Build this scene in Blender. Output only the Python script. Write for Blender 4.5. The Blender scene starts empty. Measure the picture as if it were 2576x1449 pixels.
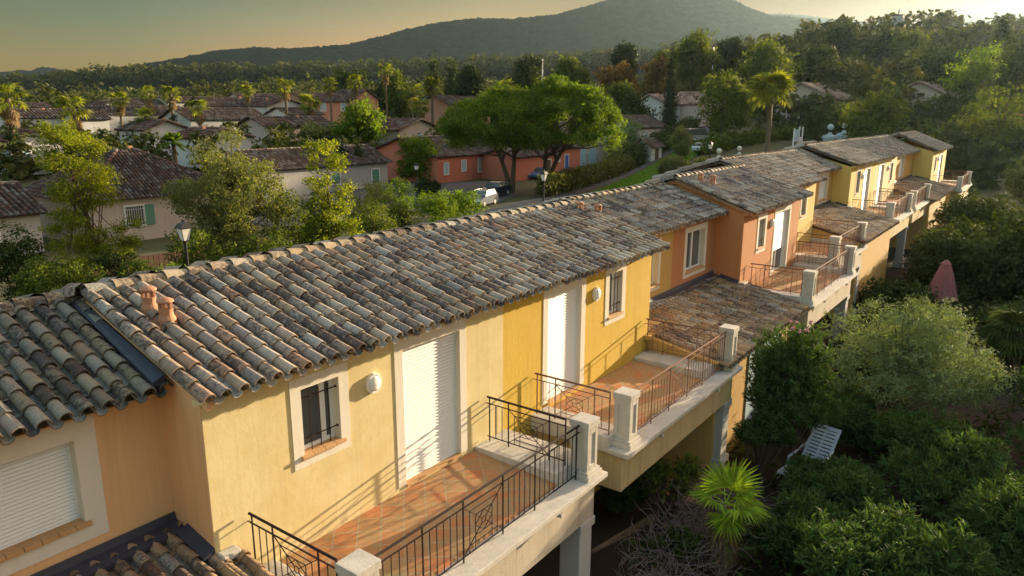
import bpy, bmesh, math, random
import numpy as np
from mathutils import Vector
SC = bpy.context.scene
COL = SC.collection
R_ = math.radians

# ---------------------------------------------------------------- camera
CAMP = (-4.26, -7.637, 5.824)
YAW, PITCH, ROLL, FPX = 0.635, 0.237, 0.003, 1842.235
cam = bpy.data.cameras.new("camera"); camo = bpy.data.objects.new("camera", cam); COL.objects.link(camo)
Fv = np.array([math.cos(PITCH)*math.cos(YAW), math.cos(PITCH)*math.sin(YAW), -math.sin(PITCH)])
Rv = np.array([math.sin(YAW), -math.cos(YAW), 0.0]); Uv = np.cross(Rv, Fv)
c_, s_ = math.cos(ROLL), math.sin(ROLL)
Rv, Uv = c_*Rv+s_*Uv, -s_*Rv+c_*Uv
from mathutils import Matrix
camo.matrix_world = Matrix(((Rv[0], Uv[0], -Fv[0], CAMP[0]), (Rv[1], Uv[1], -Fv[1], CAMP[1]), (Rv[2], Uv[2], -Fv[2], CAMP[2]), (0, 0, 0, 1)))
cam.sensor_width = 36.0; cam.lens = 36.0*FPX/2576.0; cam.clip_start = 0.1; cam.clip_end = 12000
SC.camera = camo

# ---------------------------------------------------------------- sky, sun, exposure
SUN = Vector((5.2, -1.0, 0.80)).normalized()
EL = math.asin(SUN.z); ROT = math.atan2(SUN.x, SUN.y)
w = bpy.data.worlds.new("World"); SC.world = w; w.use_nodes = True
nt = w.node_tree; bg = nt.nodes['Background']
sky = nt.nodes.new('ShaderNodeTexSky'); sky.sky_type = 'NISHITA'; sky.sun_disc = False
sky.sun_elevation = EL; sky.sun_rotation = ROT; sky.altitude = 50; sky.air_density = 1.0; sky.dust_density = 0.8; sky.ozone_density = 0.6
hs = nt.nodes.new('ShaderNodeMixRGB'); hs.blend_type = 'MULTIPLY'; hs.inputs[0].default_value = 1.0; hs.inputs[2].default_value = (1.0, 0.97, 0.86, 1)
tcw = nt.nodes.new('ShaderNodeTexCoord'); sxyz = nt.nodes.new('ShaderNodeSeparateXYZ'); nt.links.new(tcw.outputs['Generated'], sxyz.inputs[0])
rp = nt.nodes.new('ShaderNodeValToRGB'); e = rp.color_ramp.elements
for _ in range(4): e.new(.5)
for i, (p, c) in enumerate([(0, (.27, .215, .165)), (.06, (.235, .20, .165)), (.11, (.14, .165, .14)), (.17, (.05, .11, .11)), (.30, (1.2, 1.1, 1.05)), (1, (2.5, 2.65, 3.0))]): e[i].position = p; e[i].color = (*c, 1)  # low sky dimmed; unseen upper sky boosted as added fill light
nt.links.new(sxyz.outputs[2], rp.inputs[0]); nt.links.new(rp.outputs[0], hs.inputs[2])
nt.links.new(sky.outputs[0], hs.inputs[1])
# aureole round the low sun dimmed by a tint ramp, warmer further out
dp = nt.nodes.new('ShaderNodeVectorMath'); dp.operation = 'DOT_PRODUCT'; nt.links.new(tcw.outputs['Generated'], dp.inputs[0]); dp.inputs[1].default_value = SUN
r2 = nt.nodes.new('ShaderNodeValToRGB'); r2.color_ramp.elements[0].position = .28; r2.color_ramp.elements[0].color = (1.05, .95, .70, 1); r2.color_ramp.elements[1].position = .95; r2.color_ramp.elements[1].color = (.42, .19, .07, 1); e2 = r2.color_ramp.elements.new(.66); e2.color = (2.5, 1.25, .68, 1)
nt.links.new(dp.outputs['Value'], r2.inputs[0]); h2 = nt.nodes.new('ShaderNodeMixRGB'); h2.blend_type = 'MULTIPLY'; h2.inputs[0].default_value = 1
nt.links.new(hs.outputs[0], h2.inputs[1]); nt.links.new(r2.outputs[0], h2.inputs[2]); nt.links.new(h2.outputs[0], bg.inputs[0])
bg.inputs[1].default_value = 0.10
sl = bpy.data.lights.new("sun", 'SUN'); sl.energy = 5.0; sl.angle = R_(0.5); sl.color = (1.0, 0.80, 0.52)
so = bpy.data.objects.new("sun", sl); COL.objects.link(so); so.rotation_euler = SUN.to_track_quat('Z', 'Y').to_euler(); so.location = (40, -20, 40)
SC.view_settings.view_transform = 'Standard'; SC.view_settings.look = 'None'
SC.view_settings.exposure = 1.70; SC.view_settings.gamma = 1.0
try:
    SC.cycles.use_denoising = True; SC.cycles.denoiser = 'OPENIMAGEDENOISE'
    SC.cycles.max_bounces = 6; SC.cycles.transparent_max_bounces = 6; SC.cycles.diffuse_bounces = 3; SC.cycles.volume_bounces = 0
    SC.cycles.sample_clamp_indirect = 4.0
except Exception: pass

def ray(u, v): return Fv+Rv*(u-1288)/FPX-Uv*(v-724.5)/FPX
def at(u, v, x=None, y=None, z=None, d=None):
    r = ray(u, v); C = np.array(CAMP)
    if d is not None: t = d
    elif x is not None: t = (x-C[0])/r[0]
    elif y is not None: t = (y-C[1])/r[1]
    else: t = (z-C[2])/r[2]
    return C+t*r
FH = np.array([math.cos(YAW), math.sin(YAW)]); RH = np.array([math.sin(YAW), -math.cos(YAW)])
def sst(a, b, x):
    t = np.clip((x-a)/(b-a), 0, 1); return t*t*(3-2*t)
def gh(x, y):
    """ground height"""
    x = np.asarray(x, float); y = np.asarray(y, float)
    dx, dy = x-CAMP[0], y-CAMP[1]
    d = dx*FH[0]+dy*FH[1]; l = dx*RH[0]+dy*RH[1]; u = l/np.maximum(np.abs(d), 1.0)
    h = -3.0+8.5*sst(60, 195, d)*sst(.08, .3, u)
    far = 19+sst(.1, .5, u)*17-sst(-.2, -.6, u)*11
    h = h+far*sst(200+60*sst(.1, -.3, u)-60*sst(.15, .45, u), 600-190*sst(.15, .45, u), d)*np.where(d > 0, 1, 0)
    h = h+0.6*np.sin(x*.021+1)*np.sin(y*.017)*sst(60, 200, d)
    g = sst(2, -2, y)*0 
    return h+g

# ---------------------------------------------------------------- object helpers
def thing(name, label, cat, loc=(0, 0, 0), rotz=0.0, group=None, kind=None):
    o = bpy.data.objects.new(name, None); COL.objects.link(o); o.empty_display_size = .2
    o.location = loc; o.rotation_euler = (0, 0, rotz); o['label'] = label; o['category'] = cat
    if group: o['group'] = group
    if kind: o['kind'] = kind
    return o
def tag(o, label=None, cat=None, group=None, kind=None):
    if label: o['label'] = label
    if cat: o['category'] = cat
    if group: o['group'] = group
    if kind: o['kind'] = kind
    return o
def copy_tree(o, parent=None):
    c = o.copy(); COL.objects.link(c); c.parent = parent
    for ch in list(o.children):
        copy_tree(ch, c)
    return c
def woff(p):
    """world offset of an unrotated chain of parents"""
    v = Vector((0, 0, 0))
    while p is not None: v += p.location; p = p.parent
    return v

class MB:
    def __init__(s): s.v = []; s.f = []; s.c = []; s.m = []; s.n = 0; s.mi = 0; s.col = (0.5, 0.5, 0.5, 1); s.smooth = False
    def add(s, V, Fs, col=None):
        V = np.asarray(V, float).reshape(-1, 3); s.v.append(V)
        for f in Fs: s.f.append([i+s.n for i in f])
        k = len(Fs); c = col if col is not None else s.col
        s.c.extend([c]*k); s.m.extend([s.mi]*k); s.n += len(V)
    def addq(s, V, F4, cols):
        """vectorised: V (n,3), F4 (m,k) array, cols (m,4)"""
        s.v.append(V); s.f.extend((F4+s.n).tolist()); s.c.extend(cols.tolist()); s.m.extend([s.mi]*len(F4)); s.n += len(V)
    def box(s, x0, x1, y0, y1, z0, z1, col=None):
        V = [(x0, y0, z0), (x1, y0, z0), (x1, y1, z0), (x0, y1, z0), (x0, y0, z1), (x1, y0, z1), (x1, y1, z1), (x0, y1, z1)]
        s.add(V, [(0, 3, 2, 1), (4, 5, 6, 7), (0, 1, 5, 4), (1, 2, 6, 5), (2, 3, 7, 6), (3, 0, 4, 7)], col)
    def hexa(s, P, col=None):
        s.add(P, [(0, 3, 2, 1), (4, 5, 6, 7), (0, 1, 5, 4), (1, 2, 6, 5), (2, 3, 7, 6), (3, 0, 4, 7)], col)
    def prism(s, poly, a, b, axis='x', col=None):
        n = len(poly)
        def m(p, t):
            return {'x': (t, p[0], p[1]), 'y': (p[0], t, p[1]), 'z': (p[0], p[1], t)}[axis]
        V = [m(p, a) for p in poly]+[m(p, b) for p in poly]
        Fs = [tuple(range(n))[::-1], tuple(range(n, 2*n))]+[(i, (i+1) % n, n+(i+1) % n, n+i) for i in range(n)]
        s.add(V, Fs, col)
    def tube(s, pts, r, n=6, cap=True, col=None, flat=None):
        pts = [Vector(p) for p in pts]; rs = r if isinstance(r, (list, tuple)) else [r]*len(pts)
        V = []; up = None
        for i, p in enumerate(pts):
            d = (pts[min(i+1, len(pts)-1)]-pts[max(i-1, 0)]).normalized()
            a = Vector((0, 0, 1)) if abs(d.z) < .95 else Vector((1, 0, 0))
            if up is not None: a = up
            e1 = d.cross(a); 
            if e1.length < 1e-5: e1 = d.cross(Vector((0, 1, 0)))
            e1.normalize(); e2 = e1.cross(d).normalized(); up = e2
            for k in range(n):
                t = 2*math.pi*(k+.5)/n; V.append(p+(e1*math.cos(t)+e2*math.sin(t))*rs[i])
        Fs = []
        for i in range(len(pts)-1):
            for k in range(n):
                a = i*n+k; b = i*n+(k+1) % n; Fs.append((a, b, b+n, a+n))
        if cap: Fs.append(tuple(range(n))[::-1]); Fs.append(tuple(range((len(pts)-1)*n, len(pts)*n)))
        s.add([tuple(q) for q in V], Fs, col)
    def lathe(s, prof, c=(0, 0, 0), n=16, col=None, sx=1, sy=1, ph=0):
        V = []
        for r, z in prof:
            for k in range(n):
                t = 2*math.pi*k/n+ph; V.append((c[0]+r*math.cos(t)*sx, c[1]+r*math.sin(t)*sy, c[2]+z))
        Fs = []
        for i in range(len(prof)-1):
            for k in range(n):
                a = i*n+k; b = i*n+(k+1) % n; Fs.append((a, b, b+n, a+n))
        Fs.append(tuple(range(n))[::-1]); Fs.append(tuple(range((len(prof)-1)*n, len(prof)*n)))
        s.add(V, Fs, col)
    def build(s, name, mat, parent=None, bevel=0, smooth=False, origin=None):
        me = bpy.data.meshes.new(name)
        V = np.concatenate(s.v) if s.v else np.zeros((0, 3))
        off = np.zeros(3)
        if parent is not None: off = np.array(woff(parent))
        elif origin is not None: off = np.array(origin, float)
        V = V-off
        me.from_pydata(V.tolist(), [], s.f); 
        for m in (mat if isinstance(mat, (list, tuple)) else [mat]): me.materials.append(m)
        if any(s.m): me.polygons.foreach_set('material_index', s.m)
        a = me.attributes.new('tid', 'FLOAT_COLOR', 'FACE'); a.data.foreach_set('color', np.asarray(s.c, np.float32).ravel())
        if smooth or s.smooth: me.polygons.foreach_set('use_smooth', [True]*len(s.f))
        me.update()
        o = bpy.data.objects.new(name, me); COL.objects.link(o); o.parent = parent
        if parent is None and origin is not None: o.location = origin
        if bevel:
            b = o.modifiers.new('bevel', 'BEVEL'); b.width = bevel; b.segments = 2; b.limit_method = 'ANGLE'; b.angle_limit = R_(40)
        return o

# ---------------------------------------------------------------- materials
class NT:
    def __init__(s, name):
        s.m = bpy.data.materials.new(name); s.m.use_nodes = True; s.t = s.m.node_tree; s.n = s.t.nodes; s.l = s.t.links
        s.b = s.n['Principled BSDF']; s.out = s.n['Material Output']; s.tc = None
    def new(s, k, **a):
        n = s.n.new(k)
        for q, v in a.items(): setattr(n, q, v)
        return n
    def co(s):
        if s.tc is None: s.tc = s.new('ShaderNodeTexCoord')
        return s.tc.outputs['Object']
    def noise(s, scale, detail=4, rough=.6, vec=None, stretch=None):
        n = s.new('ShaderNodeTexNoise'); n.inputs['Scale'].default_value = scale; n.inputs['Detail'].default_value = detail; n.inputs['Roughness'].default_value = rough
        v = vec or s.co()
        if stretch:
            mp = s.new('ShaderNodeMapping'); mp.inputs['Scale'].default_value = stretch; s.l.new(v, mp.inputs[0]); v = mp.outputs[0]
        s.l.new(v, n.inputs['Vector']); return n.outputs['Fac']
    def ramp(s, fac, stops, interp='LINEAR'):
        r = s.new('ShaderNodeValToRGB'); r.color_ramp.interpolation = interp
        e = r.color_ramp.elements
        while len(e) < len(stops): e.new(.5)
        for i, (p, c) in enumerate(stops): e[i].position = p; e[i].color = (*c, 1) if len(c) == 3 else c
        s.l.new(fac, r.inputs[0]); return r.outputs[0]
    def mix(s, fac, a, b, mode='MIX'):
        m = s.new('ShaderNodeMixRGB'); m.blend_type = mode
        for i, x in ((0, fac), (1, a), (2, b)):
            if isinstance(x, (int, float)): m.inputs[i].default_value = x
            elif isinstance(x, tuple): m.inputs[i].default_value = (*x, 1) if len(x) == 3 else x
            else: s.l.new(x, m.inputs[i])
        return m.outputs[0]
    def math(s, op, a, b=0.5, clamp=False):
        m = s.new('ShaderNodeMath'); m.operation = op; m.use_clamp = clamp
        for i, x in ((0, a), (1, b)):
            if isinstance(x, (int, float)): m.inputs[i].default_value = x
            else: s.l.new(x, m.inputs[i])
        return m.outputs[0]
    def attr(s, name='tid'):
        a = s.new('ShaderNodeAttribute'); a.attribute_name = name
        sp = s.new('ShaderNodeSeparateColor'); s.l.new(a.outputs['Color'], sp.inputs[0]); return sp.outputs
    def bump(s, h, strength=.3, dist=.01):
        b = s.new('ShaderNodeBump'); b.inputs['Strength'].default_value = strength; b.inputs['Distance'].default_value = dist
        s.l.new(h, b.inputs['Height']); s.l.new(b.outputs[0], s.b.inputs['Normal'])
    def fin(s, col=None, rough=.8, spec=None, metal=0):
        if col is not None:
            if isinstance(col, tuple): s.b.inputs['Base Color'].default_value = (*col, 1)
            else: s.l.new(col, s.b.inputs['Base Color'])
        if isinstance(rough, (int, float)): s.b.inputs['Roughness'].default_value = rough
        else: s.l.new(rough, s.b.inputs['Roughness'])
        if spec is not None: s.b.inputs['Specular IOR Level'].default_value = spec
        s.b.inputs['Metallic'].default_value = metal
        return s.m
def plain(name, col, rough=.6, metal=0, var=.12, spec=None):
    k = NT(name); f = k.noise(9, 4); c = k.mix(k.math('MULTIPLY', f, var*2), col, tuple(x*.55 for x in col)); return k.fin(c, rough, spec, metal)
def stucco(name, col, dark=None, streak=.25, mottling=.3, bumps=.2, sc=1.0):
    k = NT(name); dark = dark or tuple(x*.72 for x in col)
    f = k.noise(1.3*sc, 6, .65); f2 = k.noise(6*sc, 5, .7)
    c = k.mix(k.math('MULTIPLY', k.ramp(f, [(.35, (0, 0, 0)), (.7, (1, 1, 1))]), mottling), col, dark)
    c = k.mix(k.math('MULTIPLY', k.ramp(f2, [(.5, (0, 0, 0)), (.75, (1, 1, 1))]), mottling*.7), c, dark)
    st = k.noise(1.0, 6, .75, stretch=(7, 7, .28))
    c = k.mix(k.math('MULTIPLY', k.ramp(st, [(.46, (0, 0, 0)), (.72, (1, 1, 1))]), streak*1.3), c, tuple(x*.62 for x in col))
    h = k.noise(55*sc, 5, .75); h2 = k.noise(14*sc, 3, .6, stretch=(1, 1, .4))
    k.bump(k.math('ADD', h, k.math('MULTIPLY', h2, .8)), bumps, .012)
    return k.fin(c, .92, .2)
M = {}
M['cream'] = stucco('cream_stucco', (.72, .60, .34), (.56, .42, .16), mottling=.6)
M['ochre'] = stucco('ochre_stucco', (.64, .43, .075), (.50, .31, .05), mottling=.45, bumps=.5)
M['ochre_brown'] = stucco('brown_ochre_stucco', (.58, .36, .12), (.48, .28, .09))
M['terracotta_wall'] = stucco('terracotta_stucco', (.50, .22, .095), (.42, .17, .07))
M['peach'] = stucco('peach_stucco', (.80, .47, .24), (.70, .40, .20), mottling=.15)
M['yellow'] = stucco('yellow_stucco', (.68, .50, .16), (.58, .40, .12))
M['pale_wall'] = stucco('pale_stucco', (.56, .46, .40), sc=.5)
M['pink_wall'] = stucco('pink_stucco', (.60, .31, .22), sc=.5)
M['grey_wall'] = stucco('grey_stucco', (.50, .47, .44), sc=.5)
M['white_wall'] = stucco('white_stucco', (.68, .67, .66), sc=.5)
M['brick_wall'] = stucco('red_stucco', (.58, .20, .135), sc=.5)
M['trim'] = stucco('cream_trim', (.74, .68, .58), (.62, .55, .45), streak=.15, mottling=.2, bumps=.25)
M['stone'] = stucco('weathered_coping', (.62, .57, .50), (.36, .34, .31), streak=.45, mottling=.55, bumps=.4, sc=2)
M['beam'] = stucco('weathered_beam_plaster', (.56, .48, .38), (.42, .36, .29), streak=.6, mottling=.3, bumps=.4)
M['ochre_beam'] = stucco('ochre_beam_plaster', (.56, .42, .22), (.46, .35, .20), streak=.6, mottling=.4)
M['shutter'] = plain('roller_shutter', (.80, .80, .78), .45, var=.04)
M['pvc'] = plain('white_window_frame', (.80, .80, .80), .35, var=.03)
M['iron'] = plain('wrought_iron', (.040, .025, .022), .8, 0, var=.4, spec=.15)
M['iron_brown'] = plain('brown_iron', (.26, .145, .10), .85, 0, var=.4, spec=.1)
M['black'] = plain('black_metal', (.02, .02, .022), .4, .3)
M['greenshut'] = plain('green_shutter_paint', (.10, .26, .19), .6)
M['paleblue'] = plain('pale_blue_paint', (.42, .58, .68), .5)
M['blue'] = plain('blue_paint', (.05, .13, .42), .5)
M['lead'] = plain('lead_flashing', (.060, .065, .10), .5, .1, var=.8)
M['trunk'] = plain('bark', (.17, .11, .075), .9, var=.8)
M['palmtrunk'] = plain('palm_bark', (.22, .16, .10), .9, var=.7)
M['pink'] = plain('pink_canvas', (.36, .13, .13), .85, var=.4)
M['whiteplastic'] = plain('white_plastic', (.50, .57, .66), .4, var=.05)
M['lampglass'] = plain('frosted_lamp_glass', (.85, .84, .78), .3, var=.03)
M['tyre'] = plain('tyre_rubber', (.02, .02, .02), .8)
M['flower'] = plain('pink_flower', (.75, .36, .40), .6)
M['asphalt'] = stucco('asphalt', (.105, .10, .105), (.07, .07, .075), streak=0, mottling=.6, bumps=.3)
M['sill'] = plain('sill_tile', (.60, .34, .15), .7, var=.3)
M['twig'] = plain('dry_twig', (.19, .145, .14), .9, var=.6)
def glassm():
    k = NT('window_glass'); return k.fin((.085, .095, .10), .12, .7)
M['glass'] = glassm()
def tile_mat(name, stops, lich=1.0, val=1.0):
    k = NT(name); a = k.attr()
    stops = [(p, tuple(x*val for x in c)) for p, c in stops]
    base = k.ramp(a[0], stops, 'CONSTANT')
    base = k.mix(.6, base, k.ramp(k.noise(7, 3), [(.3, tuple(x*.75 for x in stops[0][1])), (.7, tuple(min(1, x*1.2) for x in stops[2][1]))]))
    n1 = k.noise(16, 6, .75); 
    th = k.math('ADD', k.math('ADD', n1, k.math('MULTIPLY', k.math('SUBTRACT', k.noise(1.1, 4, .65), .5), .45)), k.math('MULTIPLY', k.math('SUBTRACT', a[1], .5), .24*lich))
    d = k.ramp(th, [(.485, (0, 0, 0)), (.58, (1, 1, 1))])
    base = k.mix(k.math('MULTIPLY', d, .80), base, (.055*val, .045*val, .05*val))
    n2 = k.noise(52, 4, .8); w2 = k.ramp(k.math('ADD', n2, k.math('MULTIPLY', k.math('SUBTRACT', a[2], .5), .30)), [(.56, (0, 0, 0)), (.64, (1, 1, 1))])
    base = k.mix(k.math('MULTIPLY', w2, .5), base, (.42*val, .43*val, .40*val))
    br = k.math('ADD', k.math('MULTIPLY', a[2], .30), .85)
    c = k.mix(1.0, base, br, 'MULTIPLY')
    k.bump(k.math('ADD', k.noise(60, 4, .8), n1), .6, .008)
    return k.fin(c, .9, .15)
M['tile'] = tile_mat('weathered_canal_tile', [(0, (.31, .245, .185)), (.20, (.25, .225, .215)), (.40, (.36, .275, .19)), (.60, (.28, .205, .17)), (.78, (.38, .17, .11)), (.86, (.21, .22, .26))])
M['tile_brown'] = tile_mat('brown_canal_tile', [(0, (.32, .20, .12)), (.22, (.24, .16, .10)), (.46, (.36, .25, .14)), (.68, (.20, .13, .09)), (.84, (.33, .14, .08)), (.92, (.16, .13, .12))], .8)
M['tile_dark'] = tile_mat('dark_town_tile', [(0, (.20, .115, .085)), (.22, (.15, .09, .07)), (.46, (.24, .14, .10)), (.68, (.12, .075, .065)), (.84, (.25, .11, .08)), (.92, (.13, .10, .095))], .8, .58)
M['tile_pink'] = tile_mat('pale_pink_tile', [(0, (.36, .24, .19)), (.22, (.30, .20, .16)), (.46, (.42, .28, .21)), (.68, (.27, .17, .14)), (.84, (.36, .18, .12)), (.92, (.28, .24, .22))], .6)
M['paleblue2'] = plain('bluish_white_paint', (.50, .60, .66), .7)
M['fence'] = plain('brown_fence_board', (.12, .055, .03), .8, var=.5)
M['mortar'] = stucco('ridge_mortar', (.30, .26, .20), (.18, .15, .12), mottling=.7, sc=3)
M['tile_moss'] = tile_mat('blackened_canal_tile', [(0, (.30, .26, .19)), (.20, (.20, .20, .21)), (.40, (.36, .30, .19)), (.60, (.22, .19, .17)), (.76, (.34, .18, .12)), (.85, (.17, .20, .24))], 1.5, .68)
M['ridge'] = tile_mat('ridge_tile', [(0, (.34, .27, .18)), (.22, (.27, .23, .18)), (.46, (.38, .29, .18)), (.68, (.30, .19, .13)), (.84, (.33, .26, .16)), (.92, (.3, .28, .24))], .7)
def floor_mat():
    k = NT('terracotta_floor'); mp = k.new('ShaderNodeMapping'); mp.inputs['Rotation'].default_value = (0, 0, R_(45)); k.l.new(k.co(), mp.inputs[0])
    b = k.new('ShaderNodeTexBrick'); b.offset = 0; b.inputs['Scale'].default_value = 1.0; b.inputs['Brick Width'].default_value = .33; b.inputs['Row Height'].default_value = .33
    b.inputs['Mortar Size'].default_value = .010; b.inputs['Bias'].default_value = -.1
    b.inputs['Color1'].default_value = (.50, .185, .075, 1); b.inputs['Color2'].default_value = (.42, .25, .12, 1); b.inputs['Mortar'].default_value = (.40, .32, .22, 1)
    k.l.new(mp.outputs[0], b.inputs['Vector'])
    n = k.noise(3, 6, .7)
    c = k.mix(k.math('MULTIPLY', k.ramp(n, [(.42, (0, 0, 0)), (.6, (1, 1, 1))]), .6), b.outputs[0], (.34, .27, .13)); n2 = k.noise(11, 6, .75); c = k.mix(k.math('MULTIPLY', k.ramp(n2, [(.5, (0, 0, 0)), (.7, (1, 1, 1))]), .45), c, (.20, .13, .08))
    k.bump(b.outputs[1], -.3, .006); return k.fin(c, .6, .3)
M['floor'] = floor_mat()
def foliage(name, a, b, trans=.35, val=1.0, rough=.75, spec=.12):
    k = NT(name); at_ = k.attr(); c = k.mix(at_[0], tuple(x*val for x in a), tuple(x*val for x in b))
    c = k.mix(1.0, c, k.math('ADD', k.math('MULTIPLY', at_[1], .7), .6), 'MULTIPLY')
    k.fin(c, rough, spec)
    t = k.new('ShaderNodeBsdfTranslucent'); k.l.new(k.mix(1.0, c, (1.5, 1.45, .45), 'MULTIPLY'), t.inputs[0])
    mx = k.new('ShaderNodeMixShader'); mx.inputs[0].default_value = trans
    k.l.new(k.b.outputs[0], mx.inputs[1]); k.l.new(t.outputs[0], mx.inputs[2]); k.l.new(mx.outputs[0], k.out.inputs[0]); return k.m
M['leaf_mid'] = foliage('broadleaf_foliage', (.06, .095, .016), (.17, .20, .04), .4)
M['leaf_bright'] = foliage('bright_foliage', (.08, .15, .014), (.22, .29, .035), .5)
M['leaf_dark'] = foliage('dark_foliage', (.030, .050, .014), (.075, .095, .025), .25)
M['leaf_olive'] = foliage('olive_foliage', (.115, .16, .075), (.25, .31, .14), .2)
M['leaf_grey'] = foliage('greyish_foliage', (.13, .15, .055), (.26, .27, .11), .4)
M['needle'] = foliage('pine_needles', (.10, .14, .012), (.32, .34, .035), .5)
M['needle_pine'] = foliage('umbrella_pine_needles', (.05, .10, .012), (.19, .27, .03), .45)
M['oleander'] = foliage('oleander_leaves', (.030, .068, .020), (.085, .145, .042), .3)
M['palm'] = foliage('palm_fronds', (.09, .13, .02), (.28, .30, .05), .45)
M['palm_near'] = foliage('fan_palm_fronds', (.13, .24, .02), (.32, .44, .05), .55)
M['cypress'] = foliage('cypress_foliage', (.018, .035, .010), (.045, .065, .018), .15)
M['autumn'] = foliage('reddish_foliage', (.11, .085, .030), (.22, .12, .045), .3)
M['hedge'] = foliage('hedge_foliage', (.055, .075, .022), (.20, .19, .06), .3)
M['grassleaf'] = foliage('grass_blades', (.06, .16, .012), (.16, .30, .03), .4)
M['forest'] = foliage('forest_foliage', (.045, .060, .018), (.13, .135, .045), .25)
M['juniper'] = foliage('juniper_foliage', (.05, .12, .01), (.16, .26, .02), .4)
M['palm_dull'] = foliage('dull_palm_fronds', (.035, .055, .015), (.10, .13, .03), .3)
M['deadfrond'] = foliage('dead_frond', (.22, .15, .08), (.34, .25, .13), .25)
# ---------------------------------------------------------------- roofs of canal tiles
def tile_face(mb, p0, p1, q1, q0, pitch=.225, expo=.31, r=.076, seg=6, seed=1, pans=True, jit=1.0, lip=True):
    """p0,p1 eave ends, q0,q1 top ends (q0 above p0); tiles run up the slope"""
    rg = random.Random(seed)
    p0, p1, q0, q1 = map(Vector, (p0, p1, q0, q1))
    eu = (p1-p0); L = eu.length; eu.normalize()
    nn = eu.cross((q0+q1)/2-p0).normalized()
    if nn.z < 0: nn = -nn
    ev = nn.cross(eu).normalized()
    if ev.z < 0: ev = -ev
    a0 = (q0-p0).dot(eu); b0 = (q0-p0).dot(ev); a1 = (q1-p0).dot(eu); b1 = (q1-p0).dot(ev)
    n = max(1, int(round(L/pitch))); pt = L/n
    def vmax(u):
        if u < a0-1e-6: return b0*max(u, 0)/max(a0, 1e-6)
        if u > a1+1e-6: return b1*(L-u)/max(L-a1, 1e-6)
        return b0+(b1-b0)*(u-a0)/max(a1-a0, 1e-6)
    TL = expo+.09
    def piece(u, v0, v1, up, rr, rowi):
        j = jit
        du = rg.uniform(-.006, .006)*j; yaw = rg.uniform(-.02, .02)*j; dz = rg.uniform(-.004, .004)*j; sc = rg.uniform(.96, 1.05)
        col = (rg.random(), rg.random(), rg.random(), 1)
        ra, rb = (rr*1.10*sc, rr*.88*sc) if up else (rr*.84*sc, rr*1.0*sc)
        V = []; th = .014
        for (v, rad, lift) in ((v0, ra, .030 if up else .022), (v1, rb, .004)):
            for inner in ((0, th) if up else (0, -th)):
                R2 = rad-inner if up else rad
                for k in range(seg+1):
                    t = math.pi*k/seg
                    x = R2*math.cos(t)
                    if up: z = R2*math.sin(t)*1.08+.038+lift
                    else: z = .075-R2*.85*math.sin(t)+lift-.012+(inner)
                    P = p0+eu*(u+du+x+yaw*(v-v0))+ev*v+nn*(z+dz); V.append(P)
        m = seg+1; Fs = []
        # rings: 0 lower outer, 1 lower inner, 2 upper outer, 3 upper inner
        for k in range(seg):
            Fs.append((k, k+1, 2*m+k+1, 2*m+k))
            if lip:
                Fs.append((k, m+k, m+k+1, k+1))
                if rowi == 0: Fs.append((m+k, 3*m+k, 3*m+k+1, m+k+1))
        if lip:
            Fs.append((0, 2*m, 3*m, m)); Fs.append((seg, m+seg, 3*m+seg, 2*m+seg))
        mb.add([tuple(x) for x in V], Fs, col)
    for i in range(n+1):
        # covers at column joints, pans between
        uc = min(max((i)*pt, .02), L-.02)
        for up, u in ((True, uc),)+(((False, (i+.5)*pt),) if pans and i < n else ()):
            vm = vmax(u); v = 0.0; row = 0; st = 0 if up else -.055
            while v < vm-.06:
                v1 = min(v+TL, vm+.02)
                piece(u, v+(st if row == 0 else 0)+(rg.uniform(-.008, .008)*jit), v1, up, r, row); v += expo; row += 1
    # board below
    b = [p0+ev*.16, p1+ev*.16, q1, q0]
    t = nn*-.05
    mb.add([tuple(x+t*.0-nn*.012) for x in b]+[tuple(x+t) for x in b], [(0, 1, 2, 3), (7, 6, 5, 4), (0, 4, 5, 1), (1, 5, 6, 2), (3, 2, 6, 7), (0, 3, 7, 4)], (.1, .5, .5, 1))
def ridge_tiles(mb, a, b, r=.115, step=.40, seed=3, seg=8, lift=0.0):
    rg = random.Random(seed); a, b = Vector(a), Vector(b); d = b-a; L = d.length; d.normalize()
    side = d.cross(Vector((0, 0, 1))).normalized(); up = side.cross(d).normalized(); n = max(1, round(L/step)); st = L/n
    for i in range(n):
        col = (rg.random(), rg.random(), rg.random(), 1); V = []
        s0 = i*st-.0; s1 = s0+st+.05; sc = rg.uniform(.95, 1.06)
        for s, rr, lf in ((s0, r*1.12*sc, .022), (s1, r*.92*sc, 0)):
            for th in (0, .016):
                for k in range(seg+1):
                    t = math.pi*(-.06+1.12*k/seg)
                    V.append(a+d*s+side*((rr-th)*math.cos(t)*1.05)+up*((rr-th)*math.sin(t)*.95+lf+lift))
        m = seg+1; Fs = []
        for k in range(seg):
            Fs += [(k, k+1, 2*m+k+1, 2*m+k), (k, m+k, m+k+1, k+1), (m+k, 3*m+k, 3*m+k+1, m+k+1)]
        mb.add([tuple(x) for x in V], Fs, col)
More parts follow.
